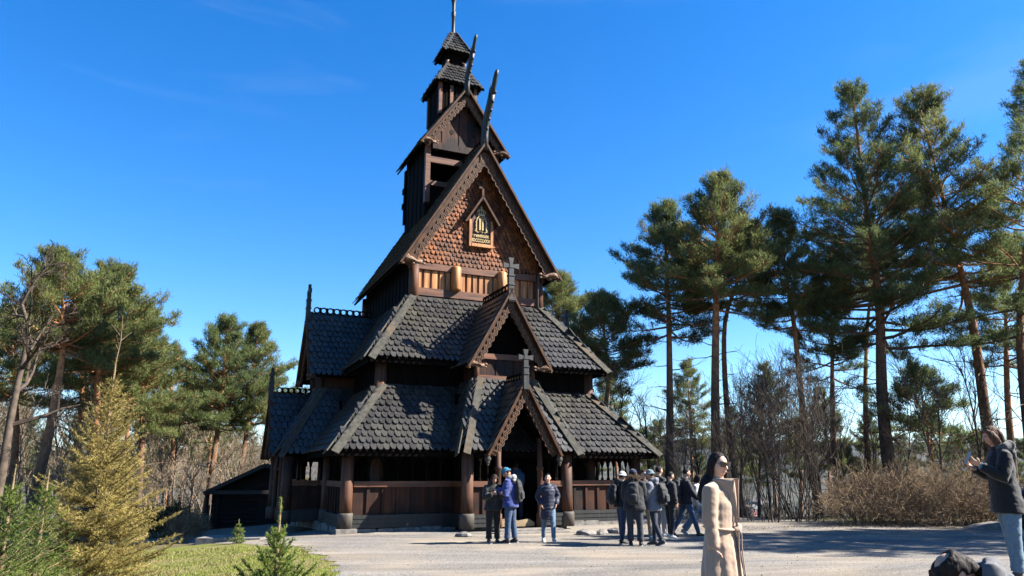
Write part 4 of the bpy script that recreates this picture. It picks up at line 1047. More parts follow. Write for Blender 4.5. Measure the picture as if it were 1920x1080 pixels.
def person(label, loc, rz, H=1.75, lean=0.0, head=(0, 0), arms=('down', 'down'), legs=((0, 0, .03), (0, 0, .03)), jacket=None, trousers=BLACK, shoes=BLACK,
           hair=('short', (.03, .018, .012)), hat=None, hood=None, quilt=0, bulk=.02, hem=.10, flare=.02, voxel=.009, cvox=.015, wide=1.0, group=None, trfit=1.0, jmat=None, skin=SKIN, extra=None, sole=(.5, .5, .48), cname='jacket', roll=0.0, wrk=1.0):
    k = H / 1.75; root_loc = Vector(loc)
    # skeleton -------------------------------------------------------
    pel = Vector((0, 0, 0)); sp = Rx(-lean) @ Vector((0, 0, 1)); T = Rx(-lean)
    def tf(x, y, z): return pel + T @ Vector((x, y, z))
    LG = []
    for s, (fx, kn, ab) in zip((-1, 1), legs):
        h = pel + Vector((s * .09, 0, -.01)); d = Vector((s * math.sin(ab), math.sin(fx), -math.cos(fx))).normalized(); kne = h + d * .43
        g = fx - kn; d2 = Vector((s * math.sin(ab) * .3, math.sin(g), -math.cos(g))).normalized(); an = kne + d2 * .42; LG.append((h, kne, an, g))
    low = min(an.z - (.085 if abs(g) < .5 else .06) for h, kne, an, g in LG); up = Vector((0, 0, -low))
    pel += up; LG = [(h + up, a + up, b + up, g) for h, a, b, g in LG]
    neck = tf(0, -.005, .53); hp, hy = head
    HM = Rz(hy) @ Rx(-lean * .55 - hp) @ Ry(roll); hc = neck + T @ Vector((0, .012, .075)) + HM @ Vector((0, .018, .085))
    def hf(x, y, z): return hc + HM @ Vector((x, y, z))
    AR = []
    for s, a in zip((-1, 1), arms):
        u, f = ARMS[a] if isinstance(a, str) else a
        sh = tf(s * .175 * wide, -.01, .475); u = T @ Vector((s * u[0], u[1], u[2])).normalized(); f = (T if lean < .5 else Matrix.Identity(3)) @ Vector((s * f[0], f[1], f[2])).normalized()
        el = sh + u * .285; wri = el + f * .255; AR.append((s, sh, el, wri, f))
    # body: one continuous skin ---------------------------------------
    b = MB()
    b.tube([tf(0, 0, -.08), tf(0, 0, 0), tf(0, .005, .16), tf(0, .005, .34), tf(0, 0, .46), tf(0, 0, .52), neck, neck + (hc - neck) * .55], [(.08, .06), (.15, .10), (.125, .085), (.145, .10), (.13, .08), (.07, .06), (.052, .055), (.05, .055)], 16)
    hb = MB(); hb.ball((0, 0, 0), 1, 20, 16)
    def face(x, y, z):
        w = .074; dp = .092; zz = z * .116
        if z < 0: w *= 1 - .34 * (-z) ** 1.6; dp *= 1 - .10 * (-z)
        yy = y * dp
        if y > 0: yy = yy * (1 - .10 * z * z) + (.012 * max(0, -z - .35) if y > .3 else 0)
        if y > .5 and .05 < z < .30 and .2 < abs(x) < .7: yy -= .008
        return hf(x * w, yy - (.01 if y < 0 else 0), zz)
    hb.xf(face); b.add(hb.v, hb.f)
    b.tube([hf(0, .082, .03), hf(0, .098, .004), hf(0, .112, -.024), hf(0, .098, -.036)], [(.006, .006), (.009, .009), (.013, .011), (.008, .006)], 8)
    for s in (-1, 1):
        b.ball(hf(s * .076, -.008, -.004), .026, 8, 6, (.45, .8, 1.1))
    for (s, sh, el, wri, f) in AR:
        b.tube([sh, sh.lerp(el, .5), el, el.lerp(wri, .35), wri], [.052, .046, .038, .038, .026], 10)
        # hand: palm, four fingers of different length, thumb leaving the side of the palm
        tin = Vector((-s, .35, .1)) if abs(f.z) > .6 else Vector((-s * .5, 0, .9)); pn = tin - f * tin.dot(f); pn.normalize(); w = f.cross(pn).normalized()
        if w.y < 0 and abs(f.z) > .6: w = -w
        if abs(f.z) <= .6 and w.z < 0: w = -w
        b.tube([wri - f * .01, wri + f * .03, wri + f * .075, wri + f * .088], [(.026, .02), (.04, .017), (.042, .016), (.03, .01)], 10, ref=w)
        for j, ln in enumerate((.062, .072, .068, .052)):
            p0 = wri + f * .078 + w * (.031 - .0205 * j); d = f; c = [p0]
            for g in range(3):
                d = (d + pn * (.22 + .1 * g)).normalized(); c.append(c[-1] + d * ln / 3 * (1.15 - .12 * g))
            b.tube(c, [.0092, .0092, .0085, .006], 7)
        th = wri + f * .022 + w * .034; b.tube([th - w * .008, th + f * .028 + w * .022 + pn * .012, th + f * .058 + w * .024 + pn * .026], [.012, .0105, .007], 7)
    for (h, kn, an, g) in LG: b.tube([h + Vector((0, 0, .04)), h, h.lerp(kn, .5), kn, kn.lerp(an, .35), an], [.08, .082, .07, .05, .05, .034], 12)
    for (h, kn, an, g) in LG:
        ft = Rx(max(-.9, min(.6, g * .8 if g < 0 else g * .3))) ; b.tube([an + ft @ Vector((0, -.04, -.03)), an + ft @ Vector((0, .05, -.045)), an + ft @ Vector((0, .15, -.06))], [(.03, .03), (.038, .03), (.03, .014)], 8)
    sc = lambda m: m.xf(lambda x, y, z: (x * k, y * k, z * k))
    me = fuse(sc(b), voxel * .8, 3); me.materials.append(skin)
    P = link('person', me); P.location = root_loc; P.rotation_euler = (0, 0, rz); tag(P, label, 'person', group)
    # eyes and mouth ---------------------------------------------------
    e = MB()
    for s in (-1, 1): e.ball(hf(s * .03, .081, .018), .011, 8, 6, (1.3, .7, .6))
    sc(e).build('eyes', EYE, P, True)
    e = MB(); e.tube([hf(-.024, .086, -.058), hf(0, .0945, -.056), hf(.024, .086, -.058)], [.003, .0065, .003], 6); sc(e).build('mouth', LIP, P, True)
    # trousers -----------------------------------------------------------
    t = MB(); q = trfit
    t.tube([tf(0, 0, .1), tf(0, 0, 0), tf(0, -.004, -.1)], [(.155, .112), (.172, .125), (.14, .115)], 16)
    for (h, kn, an, g) in LG:
        lo = an.lerp(kn, .06)
        t.tube([h + Vector((0, 0, .02)), h.lerp(kn, .25), h.lerp(kn, .6), kn, kn.lerp(an, .4), lo], [.098, .095 * q, .083 * q, .068 * q, .064 * q, .058 * q * q], 14)
    me = fuse(sc(t), cvox, 4)
    displace(me, lambda co: wr(co, (9, 9, 16), .007, 3) + wr(co, (22, 22, 40), .003, 8)); me.materials.append(clothm(trousers, .85)); link('trousers', me, P)
    # shoes -------------------------------------------------------------------
    for (h, kn, an, g) in LG:
        ft = Rx(max(-.9, min(.5, g * .8 if g < 0 else g * .3))); m = MB()
        m.tube([an + ft @ Vector((0, -.07, -.04)), an + ft @ Vector((0, -.045, -.03)), an + ft @ Vector((0, .03, -.028)), an + ft @ Vector((0, .11, -.05)), an + ft @ Vector((0, .17, -.06)), an + ft @ Vector((0, .195, -.066))],
               [(.022, .025), (.04, .045), (.046, .05), (.049, .032), (.04, .024), (.018, .012)], 12)
        zmin = -.084
        m.v = [tuple(an + ft @ Vector(((ft.transposed() @ (Vector(p) - an)).x, (ft.transposed() @ (Vector(p) - an)).y, max((ft.transposed() @ (Vector(p) - an)).z, zmin)))) for p in m.v]
        m.tube([an + Vector((0, 0, -.02)), an + (kn - an) * .12], [.042, .045], 10)
        so_ = sc(m).build('shoe', clothm(shoes, .6), P, True)
        m = MB(); poly = [(-.038, -.07), (-.045, .02), (-.048, .12), (-.03, .195), (.03, .195), (.048, .12), (.045, .02), (.038, -.07)]
        m.prism(poly, an + ft @ Vector((0, 0, -.089)), ft @ Vector((1, 0, 0)), ft @ Vector((0, 1, 0)), ft @ Vector((0, 0, .018))); sc(m).build('sole', clothm(sole, .8), so_)
    # jacket -----------------------------------------------------------------------
    if jacket is not None or jmat:
        j = MB(); B = bulk; dn = Vector((0, 0, -1)) if lean < .5 else T @ Vector((0, 0, -1))
        j.tube([tf(0, 0, 0) + dn * hem, tf(0, 0, 0) + dn * (hem - .012), tf(0, 0, 0) + dn * hem * .45, tf(0, .0, .05), tf(0, .005, .18), tf(0, .008, .34), tf(0, 0, .44), tf(0, -.005, .50), tf(0, -.006, .545), tf(0, -.004, .575)],
               [((.185 + flare) * wide + B * .5, .13 + flare + B * .5), ((.19 + flare) * wide + B, .135 + flare + B), ((.188 + flare * .6) * wide + B, .135 + flare * .6 + B), (.176 * wide + B, .125 + B), (.158 * wide + B, .115 + B), (.178 * wide + B, .128 + B), (.165 * wide + B * .8, .108 + B * .8), (.105 + B * .6, .085 + B * .5), (.072 + B * .4, .075 + B * .4), (.07, .074)], 22)
        for (s, sh, el, wri, f) in AR:
            j.tube([tf(s * .05, -.005, .495), tf(s * .11, -.006, .488), sh + T @ Vector((s * .004, 0, -.012)), sh.lerp(el, .5), el, el.lerp(wri, .5), wri.lerp(el, .04), wri.lerp(el, .03)], [.036 + B * .4, .05 + B * .5, .062 + B * .6, .066 + B * .8, .058 + B * .8, .054 + B * .7, .042 + B * .6, .036], 14)
        me = fuse(sc(j), cvox, 5)
        def dz(co):
            a = wrk * (wr(co, (8, 8, 13), .010, 1.5) + wr(co, (24, 24, 34), .0035, 4))
            if quilt: a += .008 * np.abs(np.sin(co[:, 2] * math.pi / quilt)) ** .6 - .005
            return a
        displace(me, dz); me.materials.append(jmat or clothm(jacket, .55 if quilt else .75)); J = link(cname, me, P)
        if hem < .6:
            m = MB()
            for i in range(5): pass
            z0 = tf(0, .118 + B, .30); m.tube([tf(0, .142 + B, .36), tf(0, .134 + B, .18), tf(0, .146 + B, .02)], [.006, .006, .006], 6); sc(m).build('zip', clothm((.03, .03, .03), .4), J)
    # hood, hair, hat -------------------------------------------------------------------
    if hood:
        c, fur = hood; m = MB()
        path = [tf(-.085, .05, .54), tf(-.115, -.03, .56), tf(-.075, -.115, .575), tf(0, -.145, .57), tf(.075, -.115, .575), tf(.115, -.03, .56), tf(.085, .05, .54)]
        m.tube(path, [(.03, .03), (.045, .05), (.055, .06), (.06, .07), (.055, .06), (.045, .05), (.03, .03)], 10); m.tube([tf(0, -.08, .56), tf(0, -.14, .48), tf(0, -.15, .40)], [(.09, .04), (.10, .05), (.05, .02)], 10)
        me = fuse(sc(m), cvox, 3); displace(me, lambda co: wr(co, (14, 14, 14), .010)); me.materials.append(clothm(c, .85)); ho = link('hood', me, P)
        if fur:
            rng = np.random.default_rng(3); q = smooth_path([p + (p - tf(0, 0, .5)) * .18 + Vector((0, 0, .03)) for p in path], 40); C = [tuple(p * k) for p in q for _ in range(26)]; D = rng.normal(size=(len(C), 3))
            V = tris(C, D, 2, .055, .004, .4, rng, .022); link('fur_trim', tri_mesh('fur_trim', V, np.arange(len(V)).reshape(-1, 3), mat('fur', (.34, .24, .14), (.16, .11, .07), 40, island=.4, rough=.9)), ho)
    st, hcol = hair; m = MB()
    def cap(cx, cy, cz, a, bb, c, zcut=-.035, fcut=.05):
        hb = MB(); hb.ball((0, 0, 0), 1, 20, 14)
        def g(x, y, z):
            X, Y, Z = x * a, y * bb, z * c
            lim = zcut if Y < -.01 else zcut + (fcut - zcut) * min(1, (Y + .01) / .06)
            return hf(cx + X, cy + Y, cz + max(Z, lim))
        hb.xf(g); m.add(hb.v, hb.f)
    if st == 'short': cap(0, -.016, .018, .081, .098, .108, -.05, .055)
    elif st == 'bun': cap(0, -.014, .016, .079, .097, .106, -.05, .062); m.ball(hf(0, -.115, .03), .036, 10, 8)
    elif st == 'bald':                                              # thin on top: a thick fringe round a bare crown
        n = 18; A = [2 * math.pi * i / n for i in range(n + 1)]
        m.tube([hf(.060 * math.cos(a), .072 * math.sin(a) - .006, .072) for a in A], [(.030, .024)] * (n + 1), 9, ref=HM @ Vector((0, 0, 1)))
        m.tube([hf(.074 * math.cos(a), .086 * min(.92, math.sin(a)) - .008, .035) for a in A], [(.036, .020)] * (n + 1), 9, ref=HM @ Vector((0, 0, 1)))
        m.tube([hf(-.07, -.03, .0), hf(-.05, -.085, -.01), hf(0, -.105, -.015), hf(.05, -.085, -.01), hf(.07, -.03, .0)], [(.03, .02), (.045, .026), (.05, .028), (.045, .026), (.03, .02)], 9, ref=HM @ Vector((0, 0, 1)))
        m.tube([hf(0, -.1, -.01), hf(0, -.095, -.06), hf(0, -.08, -.11)], [(.06, .03), (.058, .034), (.04, .02)], 10)
        for x in (-.05, -.02, .02, .05): m.tube([hf(x, .07, .08), hf(x * 1.1, .098, .05), hf(x * 1.2, .10, .01)], [.018, .016, .006], 7)
    elif st == 'bob':
        cap(0, -.012, .02, .085, .101, .108, -.04, .045)
        for s in (-1, 1): m.tube([hf(s * .045, .05, .085), hf(s * .078, .035, .04), hf(s * .088, .012, -.03), hf(s * .082, .0, -.09), hf(s * .07, -.01, -.115)], [(.02, .02), (.024, .04), (.022, .05), (.022, .05), (.01, .03)], 10)
        m.tube([hf(0, -.07, .07), hf(0, -.085, .0), hf(0, -.08, -.07), hf(0, -.075, -.12)], [(.07, .04), (.085, .045), (.085, .045), (.07, .03)], 12)
        m.tube([hf(-.05, .078, .078), hf(0, .092, .07), hf(.05, .078, .078)], [.012, .016, .012], 8)
    elif st == 'long':
        cap(0, -.018, .02, .084, .099, .108, -.04, .066)
        for s in (-1, 1):
            m.tube([hf(s * .03, .058, .097), hf(s * .068, .03, .065), hf(s * .086, -.01, -.01), hf(s * .092, -.03, -.10), tf(s * .105, -.05, .55), tf(s * .125, -.10, .48), tf(s * .115, -.13, .40), tf(s * .09, -.137, .33)], [(.012, .012), (.02, .026), (.02, .034), (.024, .04), (.032, .05), (.032, .045), (.028, .04), (.008, .014)], 12)
        m.tube([hf(0, -.065, .08), hf(0, -.088, .0), hf(0, -.098, -.09), tf(0, -.112, .53), tf(0, -.132, .45), tf(0, -.138, .37), tf(0, -.136, .29)], [(.07, .04), (.088, .044), (.096, .048), (.115, .046), (.125, .034), (.105, .024), (.03, .008)], 14)
    if m.v:
        me = fuse(sc(m), min(.008, voxel), 3); displace(me, lambda co: wr(co, (70, 70, 7), .004, 2)); me.materials.append(hairm(hcol)); link('hair', me, P)
    if hat:
        kind, c = hat; m = MB(); hb = MB(); hb.ball((0, 0, 0), 1, 20, 14)
        hb.xf(lambda x, y, z: hf(x * .092, y * .11 - .008, .028 + max(z, -.02) * (.112 if kind == 'beanie' else .10))); m.add(hb.v, hb.f)
        if kind == 'beanie': m.tube([hf(.09 * math.cos(a), .108 * math.sin(a) - .008, .03) for a in [i * math.pi / 8 for i in range(17)]], [(.014, .03)] * 17, 8, ref=HM @ Vector((0, 0, 1)))
        else: m.tube([hf(0, .07, .035), hf(0, .12, .035), hf(0, .165, .025)], [(.075, .008), (.07, .008), (.03, .006)], 12)
        me = fuse(sc(m), .009, 3)
        if kind == 'beanie': displace(me, lambda co: .0025 * np.sin(np.arctan2(co[:, 0] - hc.x * k, co[:, 1] - hc.y * k) * 30))
        me.materials.append(clothm(c, .9)); link('beanie' if kind == 'beanie' else 'cap', me, P)
    if extra: extra(P, tf, hf, AR, sc, k)
    return P, tf, hf, AR, k

def backpack(info, label, c=BLACK, size=1.0, group='backpacks worn by the visitors', bulk=.03):
    P, tf, hf, AR, k = info; s = size; Y = -.125 - bulk; sc = lambda m: m.xf(lambda x, y, z: (x * k, y * k, z * k))
    m = MB(); m.tube([tf(0, Y - .05, .0), tf(0, Y - .07, .02), tf(0, Y - .085 * s, .16), tf(0, Y - .08 * s, .34), tf(0, Y - .055, .46), tf(0, Y - .04, .50)], [(.08, .04), (.145 * s, .075 * s), (.155 * s, .095 * s), (.15 * s, .085 * s), (.12 * s, .06), (.06, .03)], 16)
    me = fuse(sc(m), .014, 4); displace(me, lambda co: wr(co, (10, 10, 12), .012, 6)); me.materials.append(clothm(c, .7))
    o = link('backpack', me); o.location = P.location; o.rotation_euler = P.rotation_euler; tag(o, label, 'backpack', group)
    m = MB(); m.tube([tf(0, Y - .14 * s, .05), tf(0, Y - .165 * s, .09), tf(0, Y - .165 * s, .2), tf(0, Y - .14 * s, .25)], [(.08 * s, .02), (.11 * s, .04), (.11 * s, .04), (.08 * s, .02)], 12); me = fuse(sc(m), .012, 3); me.materials.append(clothm(tuple(x * 1.4 for x in c), .7)); link('pocket', me, o)
    for sx in (-1, 1):
        m = MB(); m.tube(smooth_path([tf(sx * .1, Y - .02, .44), tf(sx * .105, -.06, .535), tf(sx * .11, .05, .525), tf(sx * .125, .125 + bulk * .8, .40), tf(sx * .16, .10 + bulk, .24), tf(sx * .17, -.03, .12), tf(sx * .12, Y - .02, .06)], 24), [(.022, .007)] * 24, 8, ref=(sx, 0, .2)); sc(m).build('strap', clothm(c, .7), o, True)
    m = MB(); m.tube([tf(-.03, Y - .05, .49), tf(-.02, Y - .05, .53), tf(.02, Y - .05, .53), tf(.03, Y - .05, .49)], [.007] * 4, 6); sc(m).build('handle', clothm(c, .7), o, True)
    return o

def phone(info, side, label, tilt=.6, off=(0, 0, 0), col=(.01, .01, .012), k2=1.0):
    P, tf, hf, AR, k = info; s, sh, el, wri, f = AR[side]
    c = (wri + f * .095 + Vector((-s * .028, .0, .028)) + Vector(off)) * k; m = MB(); up = Vector((0, -math.sin(tilt) * .6, 1)).normalized(); ex = Vector((1, 0, 0)); ey = up.cross(ex)
    m.obox(c, ex * .037 * k2, ey * .0045, up * .076 * k2); o = m.build('phone', mat('phone_case', col, rough=.25))
    o.location = P.location; o.rotation_euler = P.rotation_euler; tag(o, label, 'phone')
    m = MB(); m.obox(c - ey * .0055 * (1 if ey.y > 0 else -1), ex * .033 * k2, ey * .001, up * .070 * k2); m.build('screen', mat('phone_screen', (.02, .025, .03), rough=.08, spec=.6), o)
    return o

def gp(px, Y): q = W_(px, Y); return Vector((q.x, q.y, q.z + .018))
STAND = ((0, 0, .05), (0, 0, .05)); STAND2 = ((.06, .02, .05), (-.06, .05, .07)); WALK = ((.42, .12, .03), (-.34, .32, .03)); WALK2 = ((-.3, .3, .03), (.36, .1, .03))
# --- plaid
def plaid():
    m = mat('plaid_wool', (.026, .075, .42), (.015, .045, .26), 25, rough=.85, sheen=.2); nt = m.node_tree; N = nt.nodes; L = nt.links; b = N['Principled BSDF']; src = b.inputs['Base Color'].links[0].from_socket
    tc = N.new('ShaderNodeTexCoord')
    for ax in ('X', 'Y', 'Z'):
        if ax == 'Y': continue
        wv = N.new('ShaderNodeTexWave'); wv.bands_direction = ax; wv.inputs['Scale'].default_value = 4.2; L.new(tc.outputs['Object'], wv.inputs['Vector'])
        mr = N.new('ShaderNodeMapRange'); mr.inputs['From Min'].default_value = .55; mr.inputs['From Max'].default_value = .75; mr.inputs['To Max'].default_value = .62; L.new(wv.outputs['Fac'], mr.inputs['Value'])
        mx = N.new('ShaderNodeMix'); mx.data_type = 'RGBA'; mx.inputs['B'].default_value = (.008, .012, .05, 1); L.new(mr.outputs[0], mx.inputs['Factor']); L.new(src, mx.inputs['A']); src = mx.outputs['Result']
    L.new(src, b.inputs['Base Color']); return m
G = 'visitors on the gravel by the church'
a = person('person in blue plaid jacket and teal beanie looking down beside the porch', gp(957, 18.9), R(72), 1.80, .06, (.5, 0), ('phone', 'phone'), STAND2, jmat=plaid(), trousers=(.045, .085, .165), hair=('short', (.05, .03, .02)), hat=('beanie', (.02, .22, .34)), hood=((.36, .35, .34), False), bulk=.045, hem=.13, trfit=1.12)
backpack(a, 'black backpack on the person in blue plaid', bulk=.045, size=.9)
a = person('person in black with dark fringe holding a phone with both hands', gp(925, 18.9), R(203), 1.64, .05, (.42, -.1), ('phone', 'phone'), STAND, jacket=BLACK, trousers=(.01, .01, .01), hair=('bob', (.05, .022, .014)), bulk=.035, hem=.12, wide=1.08, trfit=1.2, hood=((.015, .015, .017), False), sole=(.5, .5, .5))
phone(a, 1, 'phone held by the person in black beside the porch')
a = person('person in long navy quilted coat and light jeans walking from the porch', gp(1027, 19.2), R(188), 1.66, 0, (-.02, -.3), ('pocket', 'pocket'), ((.34, .22, .02), (-.16, .12, .02)), jacket=(.012, .018, .048), trousers=(.13, .21, .31), shoes=(.55, .55, .58), hair=('bun', (.03, .018, .012)), quilt=.085, bulk=.018, hem=.36, flare=.012, wide=.95)
pq_ = church.matrix_basis @ Vector((5.25, -.35, .22)) if False else Matrix.Translation(church.location) @ Matrix.Rotation(CH_YAW, 4, 'Z') @ Vector((5.3, -.35, .23))
a = person('person in blue jacket entering the dark church doorway', pq_, R(15), 1.76, .03, (0, 0), ('down', 'fwd'), STAND2, jacket=(.02, .06, .16), trousers=NAVY, hair=('short', (.03, .02, .015)), hood=((.02, .06, .16), False), bulk=.04, hem=.12)
backpack(a, 'teal blue backpack on the person in the church doorway', (.012, .09, .14), bulk=.04)
a = person('person in black quilted jacket and white knitted cap at the left of the group', gp(1163, 18.9), R(-72), 1.70, .04, (.1, 0), ('fwd', 'fwd'), STAND2, jacket=(.014, .014, .017), trousers=(.035, .055, .11), shoes=(.03, .03, .035), hair=('short', (.03, .02, .015)), hat=('beanie', (.62, .60, .55)), quilt=.09, bulk=.04, hem=.06, hood=((.03, .03, .034), False))
backpack(a, 'bulky black backpack leftmost in the group of visitors', bulk=.045, size=1.18)
a = person('person in dark parka with fur trimmed hood seen from behind', gp(1187, 18.3), R(-14), 1.76, .02, (.05, .1), ('fwd', 'fwd'), STAND, jacket=(.012, .012, .018), trousers=(.03, .036, .05), hair=('short', (.03, .02, .015)), hat=('cap', (.02, .03, .07)), hood=((.02, .018, .02), True), bulk=.055, hem=.14, wide=1.06, trfit=1.18)
backpack(a, 'flat dark backpack on the fur hooded parka', (.016, .017, .02), bulk=.05, size=.95)
a = person('person with brown hair and beige trousers half hidden inside the group', gp(1206, 20.0), R(195), 1.76, 0, (.15, 0), ('down', 'down'), STAND2, jacket=(.05, .022, .02), trousers=(.30, .24, .17), shoes=(.5, .52, .56), hair=('short', (.07, .03, .016)), bulk=.03)
a = person('person in grey jacket and grey beanie with one heel lifted', gp(1222, 18.5), R(62), 1.74, .03, (.1, 0), ('fwd', 'fwd'), ((-.12, .28, .05), (.05, .02, .05)), jacket=(.17, .18, .21), trousers=(.022, .03, .055), shoes=(.04, .04, .045), hair=('short', (.1, .06, .035)), hat=('beanie', (.20, .25, .28)), hood=((.19, .2, .24), False), bulk=.045, hem=.15)
backpack(a, 'large black backpack on the person in the grey jacket', bulk=.05, size=1.2)
a = person('person with short dark hair at the back of the group in pale trousers', gp(1235, 21.0), R(-60), 1.86, 0, (0, 0), ('down', 'down'), STAND, jacket=(.02, .02, .024), trousers=(.42, .40, .38), shoes=(.6, .6, .6), hair=('short', (.02, .014, .01)))
a = person('person in black jacket and white sneakers right of the group', gp(1253, 20.4), R(-68), 1.72, .05, (.2, 0), ('fwd', 'down'), STAND2, jacket=(.015, .015, .018), trousers=(.03, .032, .036), shoes=(.6, .6, .6), hair=('short', (.022, .014, .01)), bulk=.035, sole=(.7, .7, .7))
backpack(a, 'slim black backpack on the person in white sneakers', bulk=.035, size=.85)
a = person('person striding right in blue jeans and dark jacket', gp(1283, 21.0), R(-86), 1.84, .05, (.12, 0), ('back', 'fwd'), WALK2, jacket=(.012, .014, .022), trousers=(.045, .085, .17), shoes=(.07, .04, .025), hair=('short', (.02, .013, .01)), bulk=.03, hem=.1)
backpack(a, 'dark backpack on the person striding right', bulk=.035, size=1.1)
a = person('person in white sweater and loose pale jeans walking behind the beige coat', gp(1304, 21.4), R(-112), 1.68, .03, (.3, 0), ('fwd', 'down'), WALK, jacket=(.62, .61, .58), trousers=(.16, .24, .33), shoes=(.55, .55, .55), hair=('bob', (.03, .02, .014)), bulk=.03, hem=.08, trfit=1.35, cname='sweater')

# ---------------------------------------------------------------- woman in the beige coat
coatc = (.60, .42, .295)
coatm = mat('camel_wool', coatc, tuple(x * .86 for x in coatc), 90, rough=.95, sheen=.35, spec=.1, bump=.1, bscale=260)
def coat_extras(P, tf, hf, AR, sc, k):
    def sheet(rows, th, m, name):
        mb = MB(); n = len(rows); w = len(rows[0]); cen = tf(0, 0, .3)
        for layer in (0, 1):
            for r in rows:
                for p in r:
                    o = (p - Vector((cen.x, cen.y, p.z))).normalized(); mb.v.append(tuple((p + o * th * layer) * k))
        def id_(l, i, j): return l * n * w + i * w + j
        for i in range(n - 1):
            for j in range(w - 1):
                mb.f.append((id_(0, i, j), id_(0, i, j + 1), id_(0, i + 1, j + 1), id_(0, i + 1, j))); mb.f.append((id_(1, i, j), id_(1, i + 1, j), id_(1, i + 1, j + 1), id_(1, i, j + 1)))
        for i in range(n - 1):
            for j in (0, w - 1): mb.f.append((id_(0, i, j), id_(0, i + 1, j), id_(1, i + 1, j), id_(1, i, j)))
        for j in range(w - 1):
            for i in (0, n - 1): mb.f.append((id_(0, i, j), id_(0, i, j + 1), id_(1, i, j + 1), id_(1, i, j)))
        return mb.build(name, m, P, True)
    for s in (-1, 1):
        base = smooth_path([tf(0, -.085, .535), tf(s * .075, -.05, .535), tf(s * .092, .03, .50), tf(s * .075, .115, .40), tf(s * .055, .128, .33), tf(s * .03, .142, .26), tf(s * .012, .146, .16)], 40)
        q_ = .012 if s < 0 else 0; outer = smooth_path([tf(0, -.09, .545), tf(s * .08, -.05, .556), tf(s * .10, .05, .566), tf(s * .066, .168, .565), tf(s * .060, .176, .545), tf(s * .03, .172, .36), tf(s * .016, .155, .155)], 40)
        mid = [(a + b) / 2 + (((a + b) / 2) - Vector((tf(0, 0, 0).x, tf(0, 0, 0).y, ((a + b) / 2).z))).normalized() * .012 for a, b in zip(base, outer)]
        sheet([base, [a.lerp(b, .5) for a, b in zip(base, mid)], mid, [a.lerp(b, .5) for a, b in zip(mid, outer)], outer], .012, coatm, 'collar')
    m = MB(); n = 40; ring = []
    for i in range(n + 1):
        a = 2 * math.pi * i / n; ring.append(tf(.178 * math.cos(a), .132 * math.sin(a) + .004, .115 - .012 * math.sin(a)))
    m.tube(ring, [(.012, .030)] * (n + 1), 10, cap=False, ref=(0, 0, 1)); m.v = m.v
    me = sc(m).mesh('belt', coatm, True)
    displace(me, lambda co: wr(co, (20, 20, 60), .004, 3)); be = link('belt', me, P)
    m = MB(); m.tube([tf(-.055, .145, .125), tf(-.02, .172, .13), tf(.02, .172, .10), tf(.05, .15, .095)], [.024, .032, .032, .022], 10); m.tube([tf(.0, .16, .16), tf(.004, .185, .115), tf(-.01, .16, .07)], [.016, .026, .016], 9)
    me = fuse(sc(m), .007, 4); me.materials.append(coatm); link('knot', me, be)
    for dx, L, o in ((.012, .62, -.012), (-.03, .40, .0)):
        q = smooth_path([tf(dx * .4, .165, .115), tf(dx * 1.2, .185 + o, .06), tf(dx * 1.4, .180 + o, -.08), tf(dx * 1.7, .192 + o, -.10 - L * .5), tf(dx * 1.9, .205 + o, -.10 - L)], 18)
        m = MB(); m.tube(q, [(.030, .006)] * 18, 8, ref=(1, .4, 0)); sc(m).build('belt_tail', coatm, be, True)
    m = MB()                                                        # sunglasses
    for s in (-1, 1):
        poly = [(-.031, .019), (.034, .024), (.037, .006), (.028, -.024), (-.008, -.028), (-.030, -.012)]
        o = hf(s * .034, .098, .016); ex = (hf(s, 0, 0) - hf(0, 0, 0)); ey = hf(0, 0, 1) - hf(0, 0, 0); ez = (hf(0, 1, 0) - hf(0, 0, 0)); ex = (ex + ez * -.28).normalized(); m.prism(poly, o, ex, ey, ez * .005)
        m.tube([hf(s * .066, .088, .026), hf(s * .08, .03, .024), hf(s * .082, -.03, .012)], [.0035, .003, .003], 6)
    m.tube([hf(-.012, .1, .022), hf(0, .104, .025), hf(.012, .1, .022)], [.003] * 3, 6)
    sc(m).build('sunglasses', mat('sunglass_lens', (.012, .009, .009), rough=.08, spec=.8), P)
def coat_fold(P):
    J = [c for c in P.children if c.name.startswith('coat')][0]; me = J.data
    def f(co):
        ang = np.arctan2(co[:, 0], co[:, 1]); lowf = np.clip((1.0 - co[:, 2]) / .5, 0, 1)
        return lowf * (.012 * np.sin(ang * 7 + 1.2 + 2 * co[:, 2]) + .008 * np.sin(ang * 13 + .4)) - .010 * np.exp(-((co[:, 2] - 1.035) / .03) ** 2)
    displace(me, f)
a = person('woman in long belted beige coat and sunglasses posing in the foreground', gp(1344, 7.1), R(-124), 1.70, .0, (.08, -.50), (((.07, -.06, -1), (.02, .12, -1)), ((.06, -.06, -1), (.0, .10, -1))), ((.06, .05, .03), (-.05, .02, .03)), jmat=coatm, trousers=(.4, .34, .27), shoes=(.1, .07, .05),
           hair=('long', (.022, .013, .011)), bulk=.018, wide=1.06, hem=.56, flare=.04, wrk=.7, voxel=.006, cvox=.009, extra=coat_extras, cname='coat', skin=mat('skin_fair', (.95, .60, .43), (.84, .49, .35), 14, rough=.45, spec=.35))
coat_fold(a[0]); WOMAN = a
